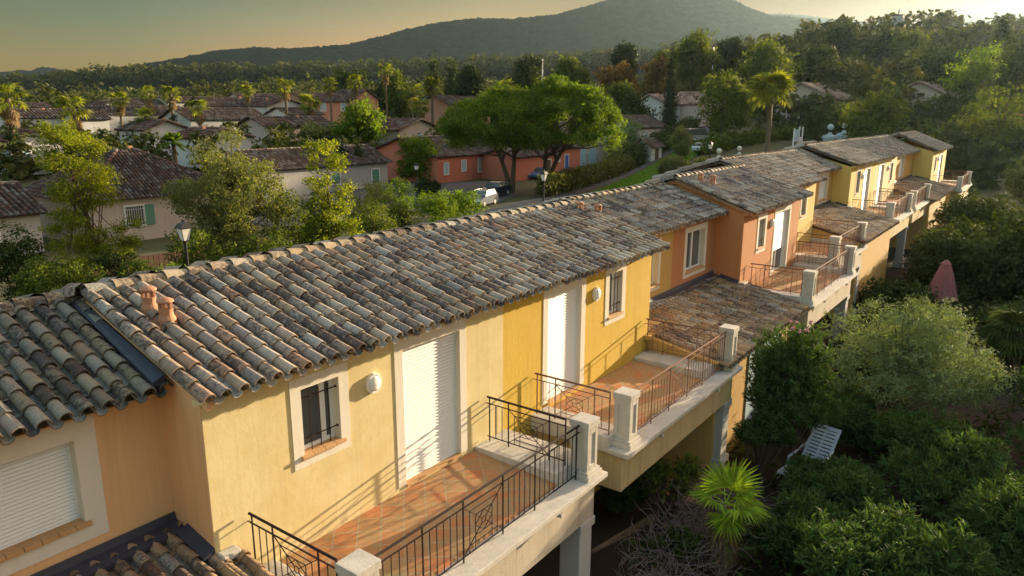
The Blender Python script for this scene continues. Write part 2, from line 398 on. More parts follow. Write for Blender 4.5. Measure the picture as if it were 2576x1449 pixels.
# ---------------------------------------------------------------- foliage
def leaves(mb, blobs, n, size, seed=0, aspect=2.0, shell=(.55, 1.0), up=.3, bright=None, jitter=.5, shape='diamond', tuft=13, spread=1.0):
    """scatter n leaf faces through ellipsoid blobs (cx,cy,cz,rx,ry,rz)"""
    rg = np.random.default_rng(seed); B = np.array(blobs, float)
    vol = (B[:, 3]*B[:, 4]*B[:, 5])**(2/3); idx = rg.choice(len(B), n, p=vol/vol.sum()); b = B[idx]
    d = rg.normal(size=(n, 3)); d /= np.linalg.norm(d, axis=1, keepdims=True)
    rr = rg.uniform(shell[0], shell[1], n)**.6
    # ragged outline
    ph = np.sin(d[:, 0]*5+idx*1.7)*np.sin(d[:, 1]*5+idx*2.3+1)*np.sin(d[:, 2]*5+idx*.7)
    rr = rr*(1+.22*ph)+rg.normal(0, .05*jitter*2, n)
    # leaves gather in small tufts on the twigs; some twigs reach out past the rest
    m_ = max(8, n//tuft); ci = rg.integers(0, m_, n); cen = (b[:, :3]+d*(rr*rg.choice([1, 1, 1, 1.16, .8], n))[:, None]*b[:, 3:6])[:m_]
    P = cen[ci]+rg.normal(0, 1, (n, 3))*size*np.array([.85, .85, .7])*spread; d = d[:m_][ci]; idx = idx[:m_][ci]
    N = d*(1-.0)+rg.normal(0, .7, (n, 3)); N[:, 2] += up; N /= np.linalg.norm(N, axis=1, keepdims=True)
    T = rg.normal(size=(n, 3)); T -= N*(T*N).sum(1, keepdims=True); T /= np.linalg.norm(T, axis=1, keepdims=True)
    W = np.cross(N, T); s = size*rg.uniform(.6, 1.4, n)[:, None]
    a = T*s*.5; c = W*s*.5/aspect
    if shape == 'diamond': V = np.stack([P-a, P+c*.9-a*.1, P+a, P-c*.9-a*.1], 1)
    else: V = np.stack([P-a-c, P-a+c, P+a+c*.6, P+a-c*.6], 1)
    V = V.reshape(-1, 3); F4 = np.arange(4*n).reshape(n, 4)
    cl = rg.random(len(B))[idx]
    cols = np.stack([np.clip(rg.normal(.35+.35*(cl-.5), .28, n), 0, 1), np.clip(rg.normal(.5, .25, n), 0, 1), cl, np.ones(n)], 1)
    mb.addq(V, F4, cols)
def blobs_in(rng, n, c, R, r, flat=1.0, surf=.75):
    out = []
    for i in range(n):
        d = np.array([rng.gauss(0, 1) for _ in range(3)]); d /= np.linalg.norm(d); t = surf+(1-surf)*rng.random()
        if rng.random() < .25: t *= .5
        k = rng.uniform(.7, 1.3)*r
        out.append((c[0]+d[0]*R[0]*t, c[1]+d[1]*R[1]*t, c[2]+d[2]*R[2]*t, k, k, k*flat))
    return out
def limbs(mb, base, top, r0, r1, targets, rng, bend=.15, n=5, seg=7):
    base, top = Vector(base), Vector(top); pts = []; rs = []
    L = (top-base).length
    for i in range(n+1):
        t = i/n; pts.append(base.lerp(top, t)+Vector((rng.uniform(-1, 1), rng.uniform(-1, 1), 0))*bend*L*.12*math.sin(t*3.1)); rs.append(r0+(r1-r0)*t)
    mb.tube(pts, rs, seg)
    for tg in targets:
        tg = Vector(tg); t = rng.uniform(.35, .95); k = t*n; i = min(int(k), n-1); s = pts[i].lerp(pts[i+1], k-i); rr = (r0+(r1-r0)*t)*.5
        m = s.lerp(tg, .5)+Vector((0, 0, -.08*(tg-s).length)); mb.tube([s, m, tg], [rr, rr*.6, rr*.2], 5)
def tree(name, label, loc, H, R, leafmat, cat='tree', n=6000, leaf=.25, seed=1, crown_lo=.3, nb=26, flat=.8, trunk_r=.16, lean=(0, 0), group=None, aspect=1.7, br=.32, up=.3, trunkmat='trunk', kindshape=None, shoots=0):
    rng = random.Random(seed); t = thing(name, label, cat, loc, 0, group)
    L = Vector(loc); top = L+Vector((lean[0], lean[1], H*.8)); c = L+Vector((lean[0]*.8, lean[1]*.8, H*(crown_lo+1)/2)); Rz = H*(1-crown_lo)/2
    if kindshape == 'cone':
        bl = []
        for i in range(nb):
            q = rng.random()**.8; rad = R*(1-q)*rng.uniform(.5, 1); a = rng.uniform(0, 6.28); k = R*br*(1.15-q)
            bl.append((L.x+lean[0]*q+rad*math.cos(a), L.y+lean[1]*q+rad*math.sin(a), L.z+H*(crown_lo+(1-crown_lo)*q*.95), k, k, k*flat))
    elif kindshape == 'column':
        bl = []
        for i in range(nb):
            q = rng.random(); a = rng.uniform(0, 6.28); rad = R*(1.0-.55*q)*rng.uniform(.15, 1); k = R*br*rng.uniform(.7, 1.2)*(1.1-.4*q)
            bl.append((L.x+lean[0]*q+rad*math.cos(a), L.y+lean[1]*q+rad*math.sin(a), L.z+H*(crown_lo+(1-crown_lo)*q*.97), k, k, k*flat))
    else: bl = blobs_in(rng, nb, c, (R*.78, R*.78, Rz*.8), R*br, flat)
    f = MB(); leaves(f, bl, n, leaf, seed, aspect, up=up)
    if shoots: straps(f, bl, shoots, .085, .017, seed+1, .9)
    f.build('crown', M[leafmat], t)
    k = MB(); limbs(k, L-Vector((0, 0, .3)), top, trunk_r, trunk_r*.35, [b[:3] for b in bl[:max(6, nb//3)]], rng); k.build('trunk', M[trunkmat], t)
    return t
def umbrella_pine(label, base, tops, crown_c, crown_R, seed=1, n=46000, leaf=.36, r=.4, group=None):
    rng = random.Random(seed); t = thing('umbrella_pine', label, 'pine tree', base, 0, group); cx, cy, cz = crown_c; bl = []
    for i in range(120):
        a = rng.uniform(0, 6.28); q = math.sqrt(rng.random()); x = q*math.cos(a); y = q*math.sin(a)
        z = crown_R[2]*(math.sqrt(max(0, 1-q*q))*1.0)*rng.uniform(.75, 1.03)-crown_R[2]*.45*(q**2)
        k = rng.uniform(.7, 1.3)*crown_R[0]*.14; bl.append((cx+x*crown_R[0], cy+y*crown_R[1], cz+z, k, k, k*.62))
    for i in range(40):
        a = rng.uniform(0, 6.28); q = rng.uniform(.45, 1.0); k = rng.uniform(.6, 1.1)*crown_R[0]*.15
        bl.append((cx+q*math.cos(a)*crown_R[0], cy+q*math.sin(a)*crown_R[1], cz-crown_R[2]*.15*q-rng.uniform(0, .45)*crown_R[2], k, k, k*.5))
    f = MB(); leaves(f, bl, n, leaf, seed, 3.2, up=.55, shell=(.3, 1)); f.build('crown', M['needle_pine'], t)
    k = MB(); B = Vector(base)
    for tp in tops:
        tp = Vector(tp); m1 = B.lerp(tp, .45)+Vector((0, 0, .3)); k.tube([B-Vector((0, 0, .5)), B.lerp(m1, .5), m1, tp], [r, r*.85, r*.65, r*.4], 8)
        for j in range(16):
            b = Vector(rng.choice(bl)[:3]); s = m1.lerp(tp, rng.random()); mid = s.lerp(b, .5)-Vector((0, 0, .35)); k.tube([s, mid, b], [r*.34, r*.2, r*.07], 5)
    k.build('trunk', M['trunk'], t); return t
def cypress(label, loc, H, R, seed=1, n=5000, leaf=.3, name='cypress_tree', mat='cypress', cat='cypress', group=None, top=.12):
    t = thing(name, label, cat, loc, 0, group); f = MB(); bl = []; rng = random.Random(seed)
    for i in range(26):
        q = i/25; rad = R*(math.sin(min(1, q*2.2+.35)*1.57))*(1-q**2.2)+R*top*.3; k = max(rad, R*.12)
        for j in range(2):
            bl.append((loc[0]+rng.uniform(-.25, .25)*rad, loc[1]+rng.uniform(-.25, .25)*rad, loc[2]+H*(.04+.93*q), k*.95, k*.95, H*.04))
    leaves(f, bl, n, leaf, seed, 2.2, up=.8, shell=(.5, 1)); f.build('crown', M[mat], t)
    k = MB(); k.tube([Vector(loc)-Vector((0, 0, .3)), Vector(loc)+Vector((0, 0, H*.9))], [R*.18, R*.04], 6); k.build('trunk', M['trunk'], t); return t
def frond_feather(mb, c, az, el, L, droop, rng, nl=16, w=.09):
    d = Vector((math.cos(az), math.sin(az), 0)); P = []
    for i in range(7):
        q = i/6; P.append(Vector(c)+d*(L*q*math.cos(el)*(1-.15*droop*q))+Vector((0, 0, L*(q*math.sin(el)-droop*q*q*.55))))
    mb.tube(P, [.03*L/2, .012*L/2, .01, .01, .01, .01, .006][:7] if L > 1 else .01, 4, False, (.3, .6, .5, 1))
    sd = d.cross(Vector((0, 0, 1)))
    for j in range(nl):
        q = .18+.8*j/nl; k = q*6; i = min(int(k), 5); p = P[i].lerp(P[i+1], k-i); dl = (P[min(i+1, 6)]-P[i]).normalized()
        for s in (-1, 1):
            ll = L*.30*math.sin(.5+q*2.4)*rng.uniform(.85, 1.15); tip = p+(sd*s*.8+dl*.55+Vector((0, 0, -.35*rng.random()))).normalized()*ll
            mb.add([tuple(p-dl*w*.5), tuple(p+dl*w*.5), tuple(tip)], [(0, 1, 2)], (rng.random(), rng.random(), .5, 1))
def frond_fan(mb, c, az, el, stem, rad, rng, nseg=22, span=4.2, col=None, droop=.25, fuse=.46):
    """fan leaf: petiole then pleated disc of pointed segments"""
    d = Vector((math.cos(az)*math.cos(el), math.sin(az)*math.cos(el), math.sin(el))); c = Vector(c); h = c+d*stem
    mb.tube([c, c.lerp(h, .5)+Vector((0, 0, .03*stem)), h], [rad*.025, rad*.018, rad*.015], 4, False, (.6, .8, .5, 1))
    sd = d.cross(Vector((0, 0, 1)));
    if sd.length < .01: sd = Vector((1, 0, 0))
    sd.normalize(); nn = sd.cross(d).normalized(); base = rng.random()
    for j in range(nseg):
        a = -span/2+span*(j+.5)/nseg; da = span/nseg*fuse
        L = rad*(1-.18*abs(a)/(span/2))*rng.uniform(.92, 1.05)
        def pt(t, r, z): return h+(d*math.cos(t)+sd*math.sin(t))*r+nn*z
        col = (min(1, max(0, base*.5+rng.random()*.5)), rng.random(), .5, 1)
        dr = -droop*L*rng.uniform(.6, 1.4)
        a0 = pt(a, .02*rad, 0); b0 = pt(a-da, L*.55, 0); b1 = pt(a, L*.55, .045*rad); b2 = pt(a+da, L*.55, 0); tip = pt(a+rng.uniform(-.03, .03), L, dr)
        mb.add([tuple(a0), tuple(b0), tuple(b1), tuple(b2), tuple(tip)], [(0, 1, 2), (0, 2, 3), (1, 4, 2), (2, 4, 3)], col)
def fan_palm(label, base, H, R, seed, group=None, detail=1.0, skirt=True, nf=26, trunk_r=.22, ivy=False, lean=(0, 0), mat='palm'):
    rng = random.Random(seed); t = thing('fan_palm', label, 'palm tree', base, 0, group); B = Vector(base); top = B+Vector((lean[0], lean[1], H-R*.6))
    f = MB()
    for i in range(nf):
        frond_fan(f, top, rng.uniform(0, 6.28), math.sin(rng.uniform(-.75, 1.4)), R*.50, R*.52, rng, int(12*detail), 4.4, droop=.35)
    f.build('fronds', M[mat], t)
    if skirt:
        g = MB()
        for i in range(int(nf*1.2)):
            frond_fan(g, top-Vector((0, 0, R*rng.uniform(.1, .7))), rng.uniform(0, 6.28), rng.uniform(-1.4, -.95), R*.38, R*.42, rng, int(8*detail), 2.4, droop=.1)
        g.build('dead_fronds', M['deadfrond'], t)
    k = MB(); pts = [B.lerp(top, i/6)+Vector((rng.uniform(-.05, .05), rng.uniform(-.05, .05), 0)) for i in range(7)]; pts[0] = B-Vector((0, 0, .3))
    k.tube(pts, [trunk_r*1.4, trunk_r, trunk_r*.95, trunk_r*.9, trunk_r*.9, trunk_r*.95, trunk_r], 8); k.build('trunk', M['palmtrunk'], t)
    if ivy:
        v = MB(); leaves(v, [(B.x, B.y, B.z+H*.1*i, trunk_r*2.0, trunk_r*2.0, H*.1) for i in range(6)], 1500, .3, seed, 1.3); v.build('ivy', M['leaf_dark'], t)
    return t
def feather_palm(label, base, H, R, seed, group=None, nf=28, trunk_r=.25, mat='palm'):
    rng = random.Random(seed); t = thing('feather_palm', label, 'palm tree', base, 0, group); B = Vector(base); top = B+Vector((0, 0, H-R*.5)); f = MB()
    for i in range(nf): frond_feather(f, top, rng.uniform(0, 6.28), rng.uniform(-.1, 1.25), R, rng.uniform(.5, .9), rng, 16, .12*R)
    f.build('fronds', M[mat], t); k = MB(); k.tube([B-Vector((0, 0, .3)), top], [trunk_r*1.3, trunk_r], 8); k.build('trunk', M['palmtrunk'], t); return t
def straps(f, blobs, n, L, wd, seed, upbias=.7):
    rg = np.random.default_rng(seed); B = np.array(blobs, float); per = 12; m = n//per
    idx = rg.choice(len(B), m, p=(B[:, 3]**2)/np.sum(B[:, 3]**2)); b = B[idx]; d = rg.normal(size=(m, 3)); d[:, 2] = np.abs(d[:, 2])*.9+d[:, 2]*.1; d /= np.linalg.norm(d, axis=1, keepdims=True)
    P0 = b[:, :3]+d*b[:, 3:6]*rg.uniform(.45, 1.05, (m, 1)); ax = d*.6+np.array([0, 0, upbias])+rg.normal(0, .25, (m, 3)); ax /= np.linalg.norm(ax, axis=1, keepdims=True)
    P = np.repeat(P0, per, 0); A = np.repeat(ax, per, 0); N = m*per
    P = P-A*rg.uniform(0, L*1.3, (N, 1))
    s = rg.normal(size=(N, 3)); s -= A*(s*A).sum(1, keepdims=True); s /= np.linalg.norm(s, axis=1, keepdims=True)
    D = A*.75+s*rg.uniform(.5, 1.0, (N, 1)); D /= np.linalg.norm(D, axis=1, keepdims=True); W = np.cross(D, A+rg.normal(0, .3, (N, 3))); W /= np.linalg.norm(W, axis=1, keepdims=True)
    LL = L*rg.uniform(.7, 1.3, (N, 1)); q1 = P+D*LL*.5; q2 = P+D*LL-np.array([0, 0, 1])*LL*rg.uniform(.0, .35, (N, 1))
    V = np.stack([P, q1+W*wd*.5, q2, q1-W*wd*.5], 1).reshape(-1, 3); F4 = np.arange(4*N).reshape(N, 4)
    hb = np.repeat(rg.random(m), per); cols = np.stack([np.clip(hb*.6+rg.random(N)*.4, 0, 1), rg.random(N), hb, np.ones(N)], 1)
    f.addq(V, F4, cols); return P0, ax, m, rg
def strap_bush(name, label, blobs, n, L, wd, seed, mat='oleander', flowers=0, base=None, cat='shrub', group=None, upbias=.7):
    """shrub of long narrow leaves set in rosettes on shoots"""
    rg = np.random.default_rng(seed); B = np.array(blobs, float)
    base = base or (float(B[:, 0].mean()), float(B[:, 1].mean()), float(B[:, 2].min()-B[:, 5].max()))
    t = thing(name, label, cat, base, 0, group)
    f = MB(); P0, ax, m, rg = straps(f, blobs, n, L, wd, seed, upbias); f.build('foliage', M[mat], t)
    k = MB()
    for i in range(0, m, max(1, m//60)):
        k.tube([base, tuple((np.array(base)+P0[i])/2+np.array([0, 0, -.1])), tuple(P0[i]-ax[i]*L*.3)], [.02, .014, .006], 4)
    k.build('stems', M['trunk'], t)
    if flowers:
        g = MB(); ii = rg.choice(m, flowers, replace=False); hi = sorted(range(m), key=lambda q: -P0[q][2])[:max(flowers*4, 10)]
        for q in rg.choice(hi, flowers, replace=False): g = MB(); leaves(g, [(*(P0[q]+ax[q]*.06), .03, .03, .03)], 26, .06, int(q), 1.1, tuft=26, spread=.3); g.build('flower_head', M['flower'], t)
    return t
# ---------------------------------------------------------------- the terrace row
GZ = -2.85
def ring(mb, x0, x1, z0, z1, w, y, th=.012, bottom=True, wb=None):
    wb = w if wb is None else wb
    mb.box(x0-w, x0, y-th, y+.01, z0-(wb if bottom else 0), z1+w)
    mb.box(x1, x1+w, y-th, y+.01, z0-(wb if bottom else 0), z1+w)
    mb.box(x0+.0005, x1-.0005, y-th, y+.01, z1, z1+w-.0005)
    if bottom: mb.box(x0+.0005, x1-.0005, y-th, y+.01, z0-wb+.0005, z0)
def reveals(mb, x0, x1, z0, z1, y, dp, bottom=True):
    e = .004
    mb.box(x0-.03, x0+e, y+.011, y+dp, z0, z1); mb.box(x1-e, x1+.03, y+.011, y+dp, z0, z1)
    mb.box(x0-.03, x1+.03, y+.011, y+dp, z1-e, z1+.03)
    if bottom: mb.box(x0-.03, x1+.03, y+.011, y+dp, z0-.03, z0+e)
def front_wall(mb, x0, x1, y, z0, z1, ops):
    xs = sorted({x0, x1, *[o[0] for o in ops], *[o[1] for o in ops]}); zs = sorted({z0, z1, *[o[2] for o in ops], *[o[3] for o in ops]})
    for i in range(len(xs)-1):
        for j in range(len(zs)-1):
            cx, cz = (xs[i]+xs[i+1])/2, (zs[j]+zs[j+1])/2
            if any(o[0] < cx < o[1] and o[2] < cz < o[3] for o in ops): continue
            mb.add([(xs[i], y, zs[j]), (xs[i+1], y, zs[j]), (xs[i+1], y, zs[j+1]), (xs[i], y, zs[j+1])], [(0, 1, 2, 3)])
def window(h, x0, x1, z0, z1, y, bars=True, dp=.13, shut=False, w=.15, tw=True, label=None):
    m = MB(); yy = y+dp
    if shut:
        n = int((z1-z0)/.045)
        for k in range(n):
            a = z0+(z1-z0)*k/n; b = z0+(z1-z0)*(k+1)/n; m.hexa([(x0+.03, yy-.026, a), (x1-.03, yy-.026, a), (x1-.03, yy+.02, a), (x0+.03, yy+.02, a), (x0+.03, yy-.008, b-.011), (x1-.03, yy-.008, b-.011), (x1-.03, yy+.02, b-.011), (x0+.03, yy+.02, b-.011)])
        m.box(x0, x0+.035, yy-.03, yy+.02, z0, z1); m.box(x1-.035, x1, yy-.03, yy+.02, z0, z1)
        o = m.build('window', M['shutter'], h)
    else:
        f = .055; m.box(x0, x0+f, yy, yy+.06, z0, z1); m.box(x1-f, x1, yy, yy+.06, z0, z1); m.box(x0+f, x1-f, yy+.001, yy+.06, z0, z0+f); m.box(x0+f, x1-f, yy+.001, yy+.06, z1-f, z1)
        xm = (x0+x1)/2
        if x1-x0 > .8: m.box(xm-.05, xm+.05, yy-.005, yy+.055, z0+f, z1-f)
        else: m.box(x0+(x1-x0)*.66, x0+(x1-x0)*.66+.07, yy-.005, yy+.055, z0+f, z1-f)
        m.box(x0+.03, x1-.03, yy-.03, yy+.0, z0+.02, z0+.07)
        m.box(x0+f, x1-f, yy+.058, yy+.075, z0+f, z1-f) if False else None
        o = m.build('window', M['pvc'], h)
        g = MB(); g.box(x0+f, x1-f, yy+.028, yy+.034, z0+f, z1-f); g.build('glass', M['glass'], o)
        c = MB(); c.box(x0+f, x1-f, yy+.25, yy+.27, z0, z1); c.build('curtain', M['pale_wall'], o)
    if label: o['label'] = label
    s = MB(); ring(s, x0, x1, z0, z1, w, y); reveals(s, x0, x1, z0, z1, y, dp+.03); s.build('surround', M['trim'], o)
    s = MB(); n = max(3, int((x1-x0+.16)/.17)); st = (x1-x0+.12)/n
    for k in range(n):
        a = x0-.06+k*st; s.hexa([(a+.003, y-.055, z0-.045), (a+st-.003, y-.055, z0-.045), (a+st-.003, y+.015, z0-.045), (a+.003, y+.015, z0-.045), (a+.003, y-.055, z0+.0), (a+st-.003, y-.055, z0+.0), (a+st-.003, y+.015, z0+.012), (a+.003, y+.015, z0+.012)], (random.random(), .5, .5, 1))
    s.box(x0+.003, x1-.003, y+.0155, y+dp, z0-.02, z0+.012)
    s.build('sill', M['sill'], o, bevel=.004)
    if bars:
        b = MB(); n = max(2, int(round((x1-x0)/.15))-1)
        for k in range(n):
            x = x0+(x1-x0)*(k+1)/(n+1); b.tube([(x, y+.03, z0+.02), (x, y+.03, z1-.06)], .008, 6)
        for z in (z0+(z1-z0)*.22, z1-(z1-z0)*.16):
            b.tube([(x0-.0, y+.045, z), (x1+.0, y+.045, z)], .010, 6); b.lathe([(.0, -.0), (.02, .0), (.02, .02), (0, .02)], (x1-.015, y+.045, z-.01), 8)
        b.build('window_bars', M['iron'], o)
    return o
def door(h, x0, x1, z0, z1, y, dp=.10, drop=1.0, w=.17, mat='shutter', bars=None):
    m = MB(); yy = y+dp; zb = z1-(z1-z0)*drop; n = int((z1-zb)/.056)
    for k in range(n):
        a = zb+(z1-zb)*k/n; b = zb+(z1-zb)*(k+1)/n
        m.hexa([(x0+.03, yy-.026, a), (x1-.03, yy-.026, a), (x1-.03, yy+.03, a), (x0+.03, yy+.03, a), (x0+.03, yy-.008, b-.014), (x1-.03, yy-.008, b-.014), (x1-.03, yy+.03, b-.014), (x0+.03, yy+.03, b-.014)])
    m.box(x0+.002, x0+.04, yy-.025, yy+.04, z0, z1); m.box(x1-.04, x1-.002, yy-.025, yy+.04, z0, z1)
    m.box(x0+.04, x1-.04, yy+.012, yy+.04, zb, z1)
    o = m.build('door', M[mat], h)
    s = MB(); ring(s, x0, x1, z0, z1, w, y, bottom=False); reveals(s, x0, x1, z0, z1, y, dp+.03, False); s.build('surround', M['trim'], o)
    s = MB(); s.box(x0+.004, x1-.004, y-.03, yy+.05, z0-.05, z0); s.build('threshold', M['sill'], o)
    if drop < 1:
        g = MB(); g.box(x0+.1, x1-.1, yy+.06, yy+.065, z0+.06, zb+.05); g.build('glass', M['glass'], o)
        f = MB(); f.box(x0+.02, x0+.1, yy+.045, yy+.09, z0, zb); f.box(x1-.1, x1-.02, yy+.045, yy+.09, z0, zb); f.box((x0+x1)/2-.06, (x0+x1)/2+.06, yy+.045, yy+.09, z0, zb); f.box(x0+.1, x1-.1, yy+.046, yy+.09, z0, z0+.08); f.build('door_frame', M['pvc'], o)
    return o
def wall_lamp(h, x, z, y):
    m = MB(); V = []
    prof = [(.0, -.092), (.06, -.088), (.095, -.075), (.110, -.048)]
    for r, d in prof: V.append([(x+r*math.cos(t*math.pi/10), y+d, z+r*1.12*math.sin(t*math.pi/10)) for t in range(20)])
    Fs = []
    for i in range(len(prof)-1):
        for k in range(20): Fs.append((i*20+k, i*20+(k+1) % 20, (i+1)*20+(k+1) % 20, (i+1)*20+k))
    m.add([p for r in V for p in r], Fs); m.smooth = True
    o = m.build('wall_lamp', M['lampglass'], h)
    m = MB(); V = []
    for r, d in ((.108, -.048), (.118, -.062), (.134, -.06), (.138, -.03), (.138, -.0), (0.01, -.0)): V.append([(x+r*math.cos(t*math.pi/10), y+d, z+r*1.12*math.sin(t*math.pi/10)) for t in range(20)])
    Fs = [(i*20+k, i*20+(k+1) % 20, (i+1)*20+(k+1) % 20, (i+1)*20+k) for i in range(5) for k in range(20)]
    m.add([p for r in V for p in r], Fs); m.build('lamp_rim', M['pvc'], o)
def pillar(h, x, y, z0, zt, mat='stone'):
    m = MB(); e = .165; f = .018
    m.box(x-.235, x+.235, y-.235, y+.235, z0, z0+.09); m.box(x-.205, x+.205, y-.205, y+.205, z0+.0905, z0+.14)
    m.box(x-e+f, x+e-f, y-e+f, y+e-f, z0+.1405, zt-.1205)
    a, b = z0+.1405, zt-.1205
    for sx in (-1, 1):
        for sy in (-1, 1):
            m.box(min(x+sx*e, x+sx*(e-.085)), max(x+sx*e, x+sx*(e-.085)), min(y+sy*e, y+sy*(e-.085)), max(y+sy*e, y+sy*(e-.085)), a, b)
    t = e-.0855
    for (za, zb) in ((a, a+.09), (b-.12, b)):
        m.box(x-t, x+t, y-e+.0005, y+e-.0005, za, zb); m.box(x-e+.0005, x-t-.0005, y-t, y+t, za, zb); m.box(x+t+.0005, x+e-.0005, y-t, y+t, za, zb)
    m.box(x-.185, x+.185, y-.185, y+.185, zt-.12, zt)
    return m.build('pillar', M[mat], h, bevel=.008)
def rail(h, A, D, L, zt, zb, posts, deco, mat='iron', foot=.08, ext=0.0, hook=False):
    m = MB(); A = Vector((A[0], A[1], 0)); D = Vector((D[0], D[1], 0)).normalized()
    def P(s, z): p = A+D*s; return (p.x, p.y, z)
    zs = zt-.12; m.tube([P(-ext, zt), P(L, zt)], .019, 8); m.tube([P(0, zs), P(L, zs)], .011, 4); m.tube([P(0, zb), P(L, zb)], .011, 4)
    for s in posts: m.tube([P(s, zb-foot), P(s, zt-.01)], .0125, 6)
    zones = []; ps = sorted(set([0]+list(posts)+[L]))
    for a, b in zip(ps[:-1], ps[1:]):
        if any(abs(a-q) < .02 for q, _ in deco): continue
        k = max(1, int(round((b-a)/.135)))
        for i in range(1, k): m.tube([P(a+(b-a)*i/k, zb), P(a+(b-a)*i/k, zs)], .0075, 4)
    r = .0065
    for a, b in deco:
        W = b-a; H = zs-zb; c = (a+b)/2; zm = (zs+zb)/2
        def Q(u, v): return P(a+W*u, zb+H*v)
        for (u0, v0, u1, v1) in ((0, 1, .46, .54), (1, 1, .54, .54), (0, 0, .46, .46), (1, 0, .54, .46)): m.tube([Q(u0, v0), Q(u1, v1)], r*1.15, 4)
        for q in (.15, .29):
            m.tube([Q(q, 1-q), Q(1-q, 1-q)], r, 4); m.tube([Q(q, q), Q(1-q, q)], r, 4)
            m.tube([Q(q, 1-q), Q(q, 0)], r, 4); m.tube([Q(1-q, 1-q), Q(1-q, 0)], r, 4)
        k = .21
        for (u0, v0, u1, v1) in ((.5, .5+k, .5+k, .5), (.5+k, .5, .5, .5-k), (.5, .5-k, .5-k, .5), (.5-k, .5, .5, .5+k)): m.tube([Q(u0, v0), Q(u1, v1)], r, 4)
        pts = []; rr = .045
        for t in range(13):
            an = t*math.pi/6; p = A+D*(c+rr*math.cos(an)); pts.append((p.x, p.y, zm+rr*math.sin(an)))
        m.tube(pts, r, 4, False)
    if hook: m.tube([P(.0, zs), P(-.06, zs), P(-.3, zs-.0)], .009, 4)
    return m.build('railing', M[mat], h)
def terrace(h, xP1, xP2, y0=0, z0=0, beam='beam', side='beam', iron='iron', xl=None, xr=None, xr_in=None, rl=None, rr=None, gz=None, blocks=False, cols=(1,)):
    gz = GZ if gz is None else gz
    xl = xP1-.33 if xl is None else xl; xr = xP2+.30 if xr is None else xr; xri = xP2-.66 if xr_in is None else xr_in; xli = xP1+.20
    rl = xP1-.16 if rl is None else rl; rr = xP2-.30 if rr is None else rr
    ct, cb = z0-.18, z0-.265; yo = y0-2.17; yb = y0-1.98
    m = MB(); z1 = z0-1.02
    m.box(xl+.12, xr-.12, yb, yb+.28, z1, cb-.001); m.box(xl+.12, xl+.40, yb+.2805, y0-.003, z1, cb-.001); m.box(xr-.40, xr-.12, yb+.2805, y0-.003, z1, cb-.001)
    m.box(xl+.4005, xr-.4005, yb+.2805, y0-.003, z0-.40, cb-.002)
    b = m.build('balcony_slab', M[beam], h, bevel=.006)
    m = MB(); m.box(xl, xr, yo, y0-1.74, cb, ct); m.box(xl+.05, xr-.05, yo+.05, y0-1.75, cb-.05, cb-.0005); m.build('coping', M['stone'], b, bevel=.01)
    m = MB(); m.hexa([(xli-.02, y0-1.739, cb), (xri+.02, y0-1.739, cb), (xri+.02, y0-.004, cb), (xli-.02, y0-.004, cb), (xli-.02, y0-1.739, z0-.13), (xri+.02, y0-1.739, z0-.13), (xri+.02, y0-.004, z0-.035), (xli-.02, y0-.004, z0-.035)])
    m.build('floor', M['floor'], b)
    for xa, xb in ((xl+.02, xli-.021), (xri+.021, xr-.02)):
        m = MB(); m.box(xa, xb, y0-1.738, y0-.004, cb, z0+.04); m.build('side_coping', M['stone'], b, bevel=.012)
    for i in range(2):
        x = xl+(xr-xl)*(.25+.5*i); s = MB(); s.prism([(x-.05, cb-.04), (x+.05, cb-.04), (x+.05, cb-.11), (x-.05, cb-.11)], yb-.18, yb+.0, 'y'); s.build('water_spout', M['stone'], b)
    for x in [(xl+.33, xr-.33)[q] for q in cols]:
        m = MB(); m.box(x-.20, x+.20, yb+.02, yb+.42, gz+.35, z1-.16); m.box(x-.26, x+.26, yb-.04, yb+.48, gz, gz+.35); m.box(x-.24, x+.24, yb-.02, yb+.46, z1-.1605, z1-.0005); m.build('column', M['grey_wall'], h, bevel=.01)
    y = y0-1.87
    pillar(h, xP1, y, ct, z0+.85); pillar(h, xP2, y, ct, z0+.85)
    a = xP1+.167; L = xP2-.167-a; k = L/5.0
    rail(h, (a, y), (1, 0), L, z0+.77, z0-.10, [0.07, .95*k, 1.80*k, 2.75*k, 3.62*k, L-.08], [(1.80*k, 2.75*k)], iron)
    for x in (rl, rr):
        L = 1.66; rail(h, (x, y0-.04), (0, -1), L, z0+.88, z0+.13, [.05, .47, 1.33, L-.01], [(.47, 1.33)], iron, ext=.0, hook=True)
    if blocks:
        m = MB()
        for i in range(2):
            for j in range(8):
                x = xP1+2.7+j*.3; m.box(x, x+.2, y0-.5-i*.001, y0-.3, z0+.1+i*.2, z0+.25+i*.2)
        m.build('planter', M['sill'], h)
def base_house(name, label, x0, x1, y0, z0, zt, mat, ops, group='houses of the terraced row', yback=None, gable=None, low=None):
    h = thing(name, label, 'terraced house', ((x0+x1)/2, y0+2.5, GZ), 0, group)
    m = MB(); low = GZ if low is None else low; yb = y0+5.2 if yback is None else yback
    front_wall(m, x0, x1, y0, low, zt, ops)
    zs = zt
    for x in (x0+.0005, x1-.0005):
        m.add([(x, y0, low), (x, yb, low), (x, yb, zs), (x, (y0+yb)/2, zs+.72), (x, y0, zs)], [(0, 1, 2, 3, 4)])
    m.add([(x0, yb, low), (x1, yb, low), (x1, yb, zs), (x0, yb, zs)], [(0, 1, 2, 3)])
    m.build('wall', M[mat], h)
    # dark room behind the openings
    return h
